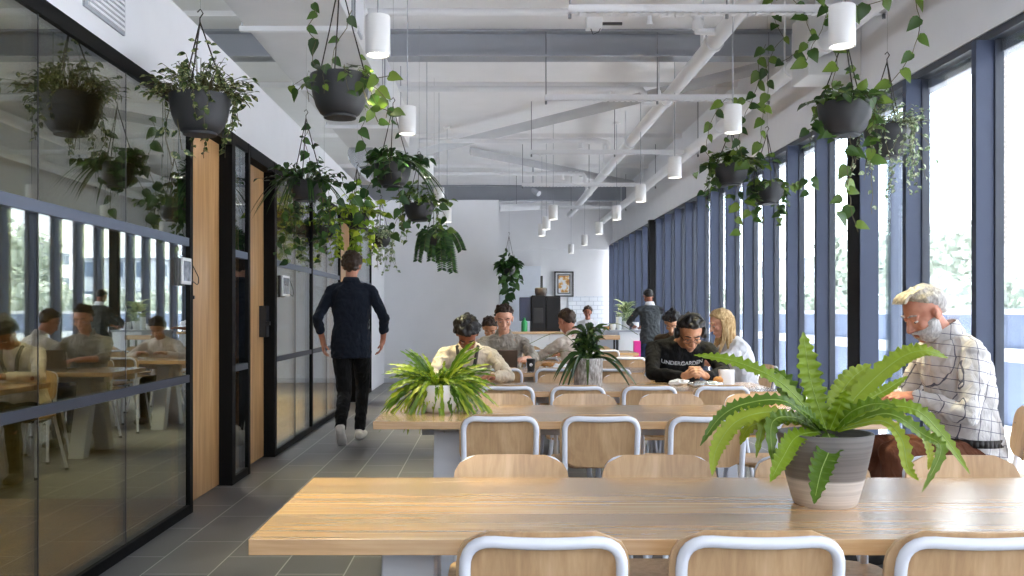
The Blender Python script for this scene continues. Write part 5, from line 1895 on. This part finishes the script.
def person(name_label, root_xy, face, pelvis, lean, head_pitch, hands, skin, hair, top, bottom, shoe,
           s=1.0, voxel=0.008, seated=True, sleeve='long', neck_fwd=0.03, turn=0.0, twist=0.0, hairkw=None, feet=None,
           head_off=None, hand_pose=None, standing_arms=None, collar=None, hem=0.05, fold=0.006, side_lean=0.0, face_extra=None,
           spread=0.1, knees=None, sh_half=0.185, legsplit=None, hidden_legs=False):
    """builds one figure. hands: wrist targets (left, right); left is the figure's own left"""
    Fv = V((math.cos(face), math.sin(face), 0))
    Rv = Fv.cross(V((0, 0, 1)))
    Z = V((0, 0, 1))
    root = empty('person', (root_xy[0], root_xy[1], 0), name_label, 'person')
    pel = V((root_xy[0], root_xy[1], pelvis))
    sp = (Z * math.cos(lean) + Fv * math.sin(lean) + Rv * side_lean).normalized()
    sp2 = (Z * math.cos(lean * 1.35) + Fv * math.sin(lean * 1.35) + Rv * side_lean).normalized()
    waist = pel + (Z * 0.6 + sp * 0.4).normalized() * 0.17 * s
    chest = waist + sp * 0.17 * s
    shc = chest + sp2 * 0.15 * s
    neck0 = shc + sp2 * 0.045 * s
    tr = math.cos(twist) * Rv + math.sin(twist) * Fv          # shoulder line
    fb = Z.cross(tr) if False else tr.cross(sp2) * -1
    fb = sp2.cross(tr) if (sp2.cross(tr)).dot(Fv) > 0 else tr.cross(sp2)
    fw = sp.cross(Rv) if (sp.cross(Rv)).dot(Fv) > 0 else Rv.cross(sp)
    hd = (Z * math.cos(lean * 1.1 + 0.18) + Fv * math.sin(lean * 1.1 + 0.18) + Rv * side_lean)
    hc = neck0 + hd * 0.155 * s + Fv * neck_fwd * s
    if head_off is not None:
        hc = hc + V(head_off)
    hf = (Fv * math.cos(turn) + Rv * math.sin(turn))
    hF = hf * math.cos(head_pitch) - Z * math.sin(head_pitch)
    hR = hf.cross(Z).normalized()
    hU = hR.cross(hF).normalized()
    body, shirt, trs = MB(), MB(), MB()
    def torso(mb, e, zlow=0.0):
        mb.loft([(pel - Z * 0.04 * s + V((0, 0, -zlow)), Rv * (0.152 * s + e * 2.2), Fv * (0.110 * s + e * 2.2)),
                 (pel + Z * 0.05 * s, Rv * (0.156 * s + e * 1.8), Fv * (0.112 * s + e * 1.8)),
                 (waist, Rv * (0.142 * s + e), fw * (0.102 * s + e)),
                 (chest, (Rv + tr).normalized() * (0.165 * s + e), fw * (0.115 * s + e)),
                 (chest + sp2 * 0.09 * s, tr * (0.172 * s + e), fb * (0.108 * s + e)),
                 (shc, tr * (0.150 * s + e), fb * (0.080 * s + e)),
                 (shc + sp2 * 0.04 * s, tr * (0.085 * s + e), fb * (0.062 * s + e)),
                 (shc + sp2 * 0.065 * s, tr * (0.052 * s + e * 0.7), fb * (0.052 * s + e * 0.7))], 0, 28)
    torso(body, 0)
    body.cap(shc + sp2 * 0.02 * s, 0.054 * s, hc - hU * 0.05 * s - hF * 0.012 * s, 0.052 * s)
    H = add_head(body, hc, hR, hF, hU, s)
    torso(shirt, 0.012, hem)
    trs.loft([(pel + Z * 0.04 * s, Rv * (0.152 * s), Fv * (0.110 * s)), (pel - Z * 0.03 * s, Rv * 0.158 * s, Fv * 0.116 * s), (pel - Z * 0.10 * s, Rv * 0.160 * s, Fv * 0.116 * s)], 0, 24)
    ends = {}
    for k, key in ((-1, 'L'), (1, 'R')):
        sh = shc + tr * k * (sh_half - 0.008) * s - sp2 * 0.030 * s
        tgt, pole = hands[0 if k < 0 else 1]
        el, wr = ik(sh, tgt, 0.285 * s, 0.250 * s, pole)
        body.cap(sh, 0.047 * s, el, 0.036 * s)
        body.cap(el, 0.036 * s, wr, 0.025 * s)
        body.ell(el.lerp(wr, 0.25), (0.040 * s,) * 3)
        shirt.cap(shc + sp2 * 0.012 * s + tr * k * 0.05 * s, 0.052 * s, sh, 0.055 * s)
        if sleeve == 'long':
            shirt.cap(sh, 0.057 * s, el, 0.048 * s); shirt.cap(el, 0.048 * s, el.lerp(wr, 0.9), 0.036 * s)
        elif sleeve == 'mid':
            shirt.cap(sh, 0.057 * s, el, 0.048 * s); shirt.cap(el, 0.048 * s, el.lerp(wr, 0.5), 0.044 * s)
        elif sleeve == 'elbow':
            shirt.cap(sh, 0.057 * s, el, 0.051 * s); shirt.cap(el, 0.051 * s, el.lerp(wr, 0.25), 0.047 * s)
        else:
            shirt.cap(sh, 0.057 * s, sh.lerp(el, 0.62), 0.055 * s)
        hp = (hand_pose or {}).get(key, {})
        dd = hp.get('d', (wr - el).normalized())
        add_hand(body, wr, dd, hp.get('pn', V((0, 0, -1))), hp.get('side', -tr * k), s, hp.get('curl', 0.45))
        ends[key] = (sh, el, wr)
        # legs
        hip = pel + Rv * k * 0.090 * s - Z * 0.03 * s
        if seated:
            kn = pel + Fv * 0.43 * s + Rv * k * spread * s + Z * 0.005
            an = V((kn.x, kn.y, 0.085 * s)) - Fv * 0.03 + Rv * k * 0.02
            if feet:
                an = V(feet[0 if k < 0 else 1])
                kn, an = ik(hip, an, 0.43 * s, 0.42 * s, Z + Fv * 0.6)
        else:
            an = V(feet[0 if k < 0 else 1])
            kn, an = ik(hip, an, 0.435 * s, 0.43 * s, Fv)
        body.cap(hip, 0.080 * s, kn, 0.052 * s)
        body.cap(kn, 0.052 * s, an, 0.034 * s)
        body.ell(kn.lerp(an, 0.3), (0.055 * s,) * 3)
        trs.cap(hip, 0.094 * s, kn, 0.066 * s)
        trs.cap(kn, 0.066 * s, an + (kn - an) * 0.04, 0.050 * s)
        # foot
        tip = (feet[2 if k < 0 else 3] if feet and len(feet) > 2 else None)
        fd = V(tip).normalized() if tip is not None else (Fv + Rv * k * 0.12).normalized()
        heel = an - fd * 0.03 * s - V((0, 0, 0.04 * s))
        toe = heel + fd * 0.20 * s
        if tip is None:
            toe.z = heel.z = 0.042 * s
        body.cap(an, 0.034 * s, heel, 0.030 * s); body.cap(heel, 0.030 * s, toe, 0.022 * s)
        f = MB()
        up = fd.cross(Rv * (1)).normalized()
        f.loft([(heel - fd * 0.045 * s, Rv * 0.030 * s, Z * 0.030 * s), (heel - fd * 0.02 * s, Rv * 0.038 * s, Z * 0.042 * s), (heel + fd * 0.05 * s, Rv * 0.040 * s, Z * 0.045 * s),
                (heel + fd * 0.14 * s, Rv * 0.047 * s, Z * 0.036 * s), (toe, Rv * 0.042 * s, Z * 0.028 * s), (toe + fd * 0.035 * s, Rv * 0.022 * s, Z * 0.018 * s)], 0, 20)
        f.cap(heel + fd * 0.01, 0.036 * s, an + Z * 0.0, 0.046 * s)
        organic(f, 'shoe', shoe, root, 0.007, 3)
    def mfn(p):
        return 0
    organic(body, 'body', skin, root, voxel * 0.75, 3)
    sh_o = organic(shirt, 'shirt', top, root, voxel, 4, fold, 9.0)
    organic(trs, 'trousers', bottom, root, voxel, 4, fold * 0.8, 9.0)
    hk = dict(seed=root_xy[0] * 3)
    hk.update(hairkw or {})
    if hair is not None:
        hcap = hair_cap(hc, hR, hF, hU, s, **hk)
        hcap.build('hair', hair, root, True, 0, 180)
    if face_extra is None or face_extra.get('eyes', True):
        eyes(H, s, root, hR, hF, hU, browm=hair if hair is not None else M['hr_grey'])
    t = MB(); t.cap(H(-0.016, 0.0875, -0.0625), 0.003 * s, H(0.016, 0.0875, -0.0625), 0.003 * s, 8); t.build('mouth', M['lip'], root)
    return dict(root=root, H=H, hR=hR, hF=hF, hU=hU, hc=hc, shc=shc, sp2=sp2, tr=tr, fb=fb, chest=chest, ends=ends, shirt=sh_o, neck=shc + sp2 * 0.06 * s, Fv=Fv, Rv=Rv, s=s)


M['lip'] = paint('lip', (150, 84, 74), 0.5)


def collar(p, mat, w=0.060, h=0.045, open_=0.5, name='collar'):
    """a folded shirt collar around the neck, open at the front"""
    t = MB()
    n = 28
    s = p['s']
    up, tr, fb = p['sp2'], p['tr'], p['fb']
    c = p['shc'] + up * 0.050 * s
    vs = []
    a0 = open_
    for i in range(n + 1):
        a = math.pi / 2 + a0 + (2 * math.pi - 2 * a0) * i / n
        d = tr * math.cos(a) + fb * math.sin(a)
        fr_ = 1 - abs(2 * i / n - 1)
        edge = min(1.0, fr_ * 6)
        r_in = w * s
        hi = h * s * (0.55 + 0.45 * min(1, fr_ * 2))
        inner = c + d * r_in
        top = c + d * (r_in + 0.001) + up * hi
        low = c + d * (r_in + 0.026 * s) + up * (-0.006 - (0.03 if fr_ < 0.12 else 0)) * s
        vs += [inner, top, top + d * 0.006 * s - up * 0.002, low]
    fs = []
    for i in range(n):
        for j in range(3):
            a = i * 4 + j
            fs.append((a, a + 1, a + 5, a + 4))
    t.add(vs, fs)
    o = t.build(name, mat, p['root'], True, 0, 60)
    m = o.modifiers.new('thick', 'SOLIDIFY'); m.thickness = 0.003
    return o


SY = lambda d: d
DN = V((0, 0, -1))

# ---- 1. walking person, seen from behind
M['navy'] = cloth('navy_shirt_cloth', (26, 32, 44), 0.12)
w = person('person with brown hair walking away in a navy shirt and black trousers', (-1.29, 8.92), R(90), 0.94, 0.03, 0.10,
           ((V((-1.565, 8.98, 0.955)), V((-0.5, -1, 0))), (V((-1.0, 9.02, 0.965)), V((0.6, -1.0, 0)))),
           M['sk_ruddy'], M['hr_brown'], M['navy'], M['blackcl'], M['shoewhite'], s=1.055, voxel=0.008, seated=False, sleeve='mid',
           feet=(V((-1.345, 8.62, 0.17)), V((-1.235, 9.12, 0.09)), V((0, 0.75, -0.66)), V((0.05, 1, -0.02))), hem=0.10,
           hairkw=dict(thick=0.017, low_back=-0.95, rough=0.012, side=-0.4), hand_pose={'L': dict(d=V((0.05, 0.2, -1)), pn=V((1, 0, 0)), side=V((0, 1, 0)), curl=0.4), 'R': dict(d=V((-0.25, 0.15, -1)), pn=V((-1, 0, 0)), side=V((0, 1, 0)), curl=0.35)}, fold=0.008, neck_fwd=0.0)
collar(w, M['navy'])

# ---- 2. person in cream cardigan writing at the third table
M['cream'] = cloth('cream_knit', (206, 194, 176), 0.08)
M['greycl'] = cloth('grey_top', (70, 66, 66), 0.1)
p2 = person('dark-haired person in a cream cardigan bent low over the third table, left end', (-0.15, 7.16), R(-90), 0.50, R(24), R(58),
            ((V((0.03, 6.60, 0.775)), V((1, 0.2, -0.6))), (V((-0.27, 6.60, 0.775)), V((-1, 0.2, -0.6)))),
            M['sk_brown'], M['hr_black'], M['cream'], M['blackcl'], M['shoedark'], s=0.97, sleeve='long', head_off=V((0.0, -0.02, -0.025)),
            hairkw=dict(thick=0.026, low_front=0.5, low_back=-0.9, side=-0.35, rough=0.012), fold=0.01)
t = MB()
for k in (-1, 1):
    a = p2['shc'] + p2['tr'] * k * 0.075 + p2['sp2'] * 0.055 + p2['fb'] * 0.01
    t.tube(catmull([a, p2['shc'] + p2['tr'] * k * 0.06 + p2['fb'] * 0.105, p2['chest'] + p2['tr'] * k * 0.03 + p2['fb'] * 0.135], 6), 0.014, 8)
t.build('scarf', M['greycl'], p2['root'])

# ---- 3. laptop user
M['stone'] = cloth('stone_linen_shirt', (150, 144, 134), 0.12)
p3 = person('person with short brown hair in a stone shirt behind the open laptop', (0.150, 9.02), R(-90), 0.475, R(8), R(22),
            ((V((0.30, 8.50, 0.80)), V((1, 0.3, -0.5))), (V((0.02, 8.50, 0.80)), V((-1, 0.3, -0.5)))),
            M['sk_fair'], M['hr_brown'], M['stone'], M['jean'], M['shoedark'], s=1.02, sleeve='elbow', hairkw=dict(thick=0.016, low_front=0.62, side=0.02, rough=0.010), fold=0.011)
collar(p3, M['stone'], open_=0.9)
t = MB(); a = p3['shc'] + p3['sp2'] * 0.05 + p3['fb'] * 0.062; t.add([a + p3['tr'] * 0.045, a - p3['tr'] * 0.045, a - p3['sp2'] * 0.16 + p3['fb'] * 0.055], [(0, 2, 1)])
t.build('bare_neckline', M['sk_fair'], p3['root'], False)

# ---- 4. pale-shirted man seen from behind left
M['palepink'] = cloth('pale_shirt', (216, 204, 192), 0.05)
p4 = person('person in a pale shirt with short brown hair, back turned, right of the laptop', (0.93, 9.38), R(122), 0.46, R(16), R(30),
            ((V((0.55, 9.80, 0.78)), V((-1, -0.6, -0.6))), (V((0.80, 9.92, 0.78)), V((1, 0.0, -0.8)))),
            M['sk_ruddy'], M['hr_brown'], M['palepink'], M['jean'], M['shoedark'], s=1.03, sleeve='long', hairkw=dict(thick=0.012, rough=0.006), fold=0.009)
collar(p4, M['palepink'])

# ---- 5. black tee and headphones
p5 = person('person in black sweatshirt, glasses and headphones eating at the third table', (1.44, 7.26), R(-90), 0.50, R(24), R(38),
            ((V((1.535, 6.66, 0.775)), V((1.5, 1.0, -0.2))), (V((1.375, 6.66, 0.775)), V((-1.5, 1.0, -0.2)))),
            M['sk_tan'], M['hr_black'], M['blackcl'], M['blackcl'], M['shoedark'], s=1.06, sleeve='long', sh_half=0.20, head_off=V((0.03, -0.04, -0.075)),
            hairkw=dict(thick=0.017, low_front=0.56, side=-0.05, rough=0.010), fold=0.007,
            hand_pose={'L': dict(d=V((-0.6, -0.5, 0.3)), pn=V((-0.6, 0.3, -0.5)), curl=0.75, side=V((-0.2, -0.3, 1))), 'R': dict(d=V((0.6, -0.5, 0.3)), pn=V((0.6, 0.3, -0.5)), curl=0.75, side=V((0.2, -0.3, 1)))})
def headphones(p):
    H, s = p['H'], p['s']
    t = MB()
    arc = [H(0.092 * math.sin(a), -0.012, 0.030 + 0.122 * math.cos(a)) for a in [R(-100) + R(200) * i / 24 for i in range(25)]]
    t.tube(arc, 0.008 * s, 8)
    r = t.build('headphones', M['blackpl'], p['root'])
    for k in (-1, 1):
        q = MB(); q.lathe([(0.001, -0.018), (0.034, -0.018), (0.040, -0.008), (0.040, 0.010), (0.030, 0.018), (0.001, 0.018)], (0, 0, 0), 20, 0, 'X')
        M3 = Matrix((p['hR'], p['hF'], p['hU'])).transposed()
        q.v = [tuple(H(k * 0.093, -0.008, -0.004) + M3 @ V(v)) for v in q.v]
        q.build('ear_cup', M['blackpl'], r)
def glasses(p):
    H, s = p['H'], p['s']
    t = MB()
    for k in (-1, 1):
        t.tube([H(k * 0.034 + 0.024 * math.cos(a), 0.096 - 0.010 * abs(math.cos(a)), 0.002 + 0.018 * math.sin(a)) for a in [2 * math.pi * i / 20 for i in range(20)]], 0.0022 * s, 6, 0, False, True)
        t.tube([H(k * 0.058, 0.086, 0.006), H(k * 0.076, 0.05, 0.010), H(k * 0.082, 0.0, 0.010)], 0.002 * s, 6)
    t.tube([H(-0.010, 0.098, 0.004), H(0.010, 0.098, 0.004)], 0.002 * s, 6)
    t.build('glasses', M['blackpl'], p['root'])
headphones(p5); glasses(p5)


def print_text(p, txt, size, c, right, up, mat, name):
    cu = bpy.data.curves.new('text', 'FONT')
    cu.body = txt; cu.size = size; cu.align_x = 'CENTER'; cu.align_y = 'CENTER'; cu.offset = size * 0.018
    o = bpy.data.objects.new('text', cu); C.objects.link(o)
    bpy.context.view_layer.update()
    me = bpy.data.meshes.new_from_object(o.evaluated_get(bpy.context.evaluated_depsgraph_get()))
    bpy.data.objects.remove(o)
    bvh_o = p['shirt']
    org = V(p['root'].location)
    bv = BVHTree.FromPolygons([tuple(v.co + org) for v in bvh_o.data.vertices], [tuple(q.vertices) for q in bvh_o.data.polygons])
    nrm = V(right).cross(V(up)).normalized()
    for v in me.vertices:
        q = V(c) + V(right) * v.co.x + V(up) * v.co.y + nrm * 0.5
        hit = bv.ray_cast(q, -nrm)
        q2 = hit[0] + nrm * 0.003 if hit[0] is not None else q - nrm * 0.4
        v.co = q2 - org
    finish(me, name, mat, p['root'], False)


print_text(p5, 'UNDERGARDEN', 0.042, p5['chest'] + p5['sp2'] * 0.085, V((1, 0, 0)), p5['sp2'], M['whitepl'], 'chest_lettering')

# ---- 6. blonde person in white tee
M['whitetee'] = cloth('white_tee', (226, 226, 230), 0.03)
p6 = person('long-haired blonde person in a white t-shirt seated side-on by the windows', (2.20, 8.12), R(186), 0.49, R(14), R(20),
            ((V((1.70, 7.99, 0.86)), V((0.4, -1, -0.8))), (V((1.70, 8.30, 0.84)), V((0.4, 1, -0.8)))),
            M['sk_fair'], M['hr_blonde'], M['whitetee'], M['jean'], M['shoewhite'], s=0.97, sleeve='short',
            hairkw=dict(thick=0.016, low_front=0.55, low_back=-0.95, side=-0.5, rough=0.006), fold=0.008)
t = MB()
H = p6['H']
rr = random.Random(2)
for k in range(46):
    a = R(-150) + R(300) * k / 45 + math.pi
    x, y = math.sin(a) * 0.082, math.cos(a) * 0.10 - 0.014
    if y > 0.012:
        continue
    p0 = H(x * 0.75, y * 0.8, 0.08)
    p1 = H(x * 1.08, y * 1.05, 0.0)
    p2_ = p1 - V((0, 0, 0.13)) + V((rr.uniform(-.008, .008), rr.uniform(-.008, .008), 0))
    p3_ = p2_ - V((0, 0, 0.12 + rr.uniform(0, 0.05))) + (p6['Fv'] * (0.05 if y > -0.02 else -0.015))
    t.tube(catmull([p0, p1, p2_, p3_], 4), [0.013] * 10 + [0.009, 0.006, 0.003], 6)
t.build('long_hair', M['hr_blonde'], p6['root'])

# ---- 7. standing person at the island
M['charcoal'] = cloth('charcoal_sweater', (62, 66, 68), 0.1)
p7 = person('person in a charcoal sweater and jeans standing at the kitchen island, back turned', (2.60, 15.15), R(100), 0.82, 0.08, R(34),
            ((V((2.36, 15.50, 1.02)), V((-1, -1, -0.3))), (V((2.58, 15.60, 1.02)), V((1, -1, -0.3)))),
            M['sk_brown'], M['hr_black'], M['charcoal'], M['jean'], M['shoedark'], s=0.97, seated=False, sleeve='long',
            feet=(V((2.52, 15.2, 0.09)), V((2.70, 15.15, 0.09))), hairkw=dict(thick=0.008, rough=0.003), fold=0.009, sh_half=0.20)
collar(p7, M['whitetee'], w=0.062, h=0.06)

# ---- 8. curly-haired person in brown
M['browncl'] = cloth('brown_jacket', (62, 50, 40), 0.15)
p8 = person('curly dark-haired person in brown behind the one wearing headphones', (2.15, 10.82), R(-110), 0.48, R(20), R(46),
            ((V((1.90, 10.40, 0.80)), V((-1, 0, -0.6))), (V((2.05, 10.35, 0.80)), V((1, 0, -0.6)))),
            M['sk_tan'], M['hr_black'], M['browncl'], M['blackcl'], M['shoedark'], s=1.0, sleeve='long', hairkw=dict(thick=0.024, rough=0.02, low_front=0.45, scale=18), fold=0.008)

# ---- 9. server beyond the counter
M['blacktop'] = M['blackcl']
p9 = person('blurry dark-haired server in a patterned pale top behind the island', (1.86, 17.6), R(-100), 0.60, R(6), R(10),
            ((V((1.66, 17.3, 0.95)), V((-1, 0, -0.6))), (V((2.04, 17.3, 0.95)), V((1, 0, -0.6)))),
            M['sk_brown'], M['hr_brown'], M['whitetee'], M['blackcl'], M['shoedark'], s=0.92, seated=False, sleeve='short',
            feet=(V((1.78, 17.6, 0.09)), V((1.94, 17.6, 0.09))), hairkw=dict(thick=0.02, rough=0.01, side=-0.4, low_back=-0.9))

# ---- 10. person half hidden behind the laptop user
p10 = person('dark-haired person mostly hidden behind the laptop user at the fifth table', (0.02, 10.78), R(-90), 0.46, R(22), R(40),
             ((V((0.16, 10.3, 0.78)), V((1, 0, -0.6))), (V((-0.14, 10.3, 0.78)), V((-1, 0, -0.6)))),
             M['sk_tan'], M['hr_brown'], M['palepink'], M['blackcl'], M['shoedark'], s=0.95, sleeve='long', hairkw=dict(thick=0.022, side=-0.5, low_back=-0.95, rough=0.01))

# ---- 11. grey-bearded man in checked shirt, right
nt = NT('windowpane_check_shirt')
tc = nt.n('ShaderNodeTexCoord'); mpn = nt.n('ShaderNodeMapping'); mpn.inputs['Rotation'].default_value = (0, R(-10), 0)
nt.l(tc.outputs['Object'], mpn.inputs['Vector'])
wz = nt.noise(mpn.outputs['Vector'], 5, 2)
sx = nt.n('ShaderNodeSeparateXYZ'); nt.l(mpn.outputs['Vector'], sx.inputs[0])
lines = None
for ax, per in (('X', 0.054), ('Z', 0.052)):
    v = nt.math('ADD', sx.outputs[ax] if ax == 'Z' else nt.math('ADD', sx.outputs['X'], nt.math('MULTIPLY', sx.outputs['Y'], 0.1)), nt.math('MULTIPLY', wz, 0.02))
    f = nt.math('FRACT', nt.math('DIVIDE', v, per))
    l_ = nt.math('LESS_THAN', f, 0.06)
    lines = l_ if lines is None else nt.math('MAXIMUM', lines, l_)
fo = nt.noise(nt.coords((1.6, 1.6, 0.9)), 10, 3, 0.55, 1.2)
nt.pbr(nt.mix(lines, lin((214, 210, 208)), lin((104, 104, 118))), 0.85, 0, nt.bump(fo, 0.55, 0.03), 0.2)
M['check'] = nt.m
M['brownpants'] = cloth('brown_trousers', (92, 54, 36), 0.12)
p11 = person('grey-haired bearded person in a windowpane-check shirt reading at the right', (2.28, 4.50), R(190), 0.565, R(13), R(32),
             ((V((1.99, 4.42, 0.83)), V((0.5, -1, -0.7))), (V((1.93, 4.60, 0.82)), V((0.5, 1, -0.7)))),
             M['sk_ruddy'], None, M['check'], M['brownpants'], M['shoedark'], s=1.05, voxel=0.0065, sleeve='long', neck_fwd=0.055, head_off=V((0.015, 0, -0.042)),
             fold=0.010, sh_half=0.165,
             hand_pose={'L': dict(d=V((-1, -0.1, 0.05)), pn=V((0, 0.3, -1)), side=V((0, 1, 0.3)), curl=0.55), 'R': dict(d=V((-1, -0.15, 0.0)), pn=V((0, 0, -1)), side=V((0, -1, 0.2)), curl=0.5)})
hcap = hair_cap(p11['hc'], p11['hR'], p11['hF'], p11['hU'], p11['s'], thick=0.009, low_front=0.72, side=-0.10, low_back=-0.8, rough=0.005, seed=3)
ho = hcap.build('hair', [M['hr_grey'], M['hr_warm_lit']], p11['root'], True, 0, 180)
for pl in ho.data.polygons:
    q = (pl.center + V(p11['root'].location) - p11['hc'])
    if q.dot(p11['hF']) > 0.0 and q.dot(p11['hU']) > 0.05:
        pl.material_index = 1  # front of the hair coloured as if warmly lit
# quiff
t = MB(); H = p11['H']; rr = random.Random(6)
for k in range(46):
    x = rr.uniform(-0.045, 0.045)
    p0 = H(x, rr.uniform(-0.02, 0.05), 0.115)
    p1 = H(x * 1.05, 0.082, 0.104 + rr.uniform(-0.008, 0.008))
    t.tube(catmull([p0, H(x, 0.045, 0.121 + rr.uniform(-.004, .004)), H(x * 1.05, 0.070, 0.112 + rr.uniform(-0.006, 0.006)), H(x * 1.1, 0.086 + rr.uniform(-.006, .004), 0.102)], 3), [0.005] * 7 + [0.005, 0.004, 0.002], 5)
t.build('fringe', M['hr_warm_lit'], p11['root'])
# beard: a shell over the jaw
t = MB(); t.ell((0, 0, 0), (1, 1, 1), None, 0, 44, 30)
out = []
for p in t.v:
    n = V(p)
    k = min(1, max(0, (-0.02 - n.z - 0.25 * max(0, n.y - 0.5) + (0.75 if n.y < 0.35 else 0) * max(0, abs(n.x) - 0.6)) / 0.18))
    if n.y < -0.25:
        k *= max(0, 1 + (n.y + 0.25) * 3)
    mouth = math.exp(-((n.x / 0.30) ** 2 + ((n.z + 0.36) / 0.12) ** 2)) if n.y > 0.5 else 0
    e = (0.009 + 0.004 * noise.noise(n * 9) + 0.003 * noise.noise(n * 26)) * k * (1 - mouth)
    rad = 1 - 0.12 * (1 - k) - 0.05 * mouth
    loc = V((n.x * (0.064 * rad + e), n.y * (0.072 * rad + e) + 0.020, n.z * (0.086 * rad + e * 1.2) - 0.032))
    out.append(H(*loc))
t.v = [tuple(q) for q in out]
t.build('beard', M['beard'], p11['root'], True, 0, 180)
t = MB()
for k in (-1, 1):
    t.cap(H(k * 0.003, 0.098, -0.046), 0.006, H(k * 0.026, 0.084, -0.055), 0.004, 8)
t.build('moustache', M['beard'], p11['root'])
collar(p11, M['check'], w=0.060, h=0.055, open_=0.35)
t = MB()
bc = V((2.28, 4.50, 0.62)); pts = [bc + V((0.135 * 1.05 * math.cos(a), 0.185 * 1.05 * math.sin(a), 0)) for a in [2 * math.pi * i / 40 for i in range(40)]]
for i in range(40):
    q, q2 = pts[i], pts[(i + 1) % 40]
    t.add([q - V((0, 0, 0.018)), q2 - V((0, 0, 0.018)), q2 + V((0, 0, 0.018)), q + V((0, 0, 0.018))], [(0, 1, 2, 3)])
bo = t.build('belt', M['shoedark'], p11['root']); bo.modifiers.new('thick', 'SOLIDIFY').thickness = 0.004
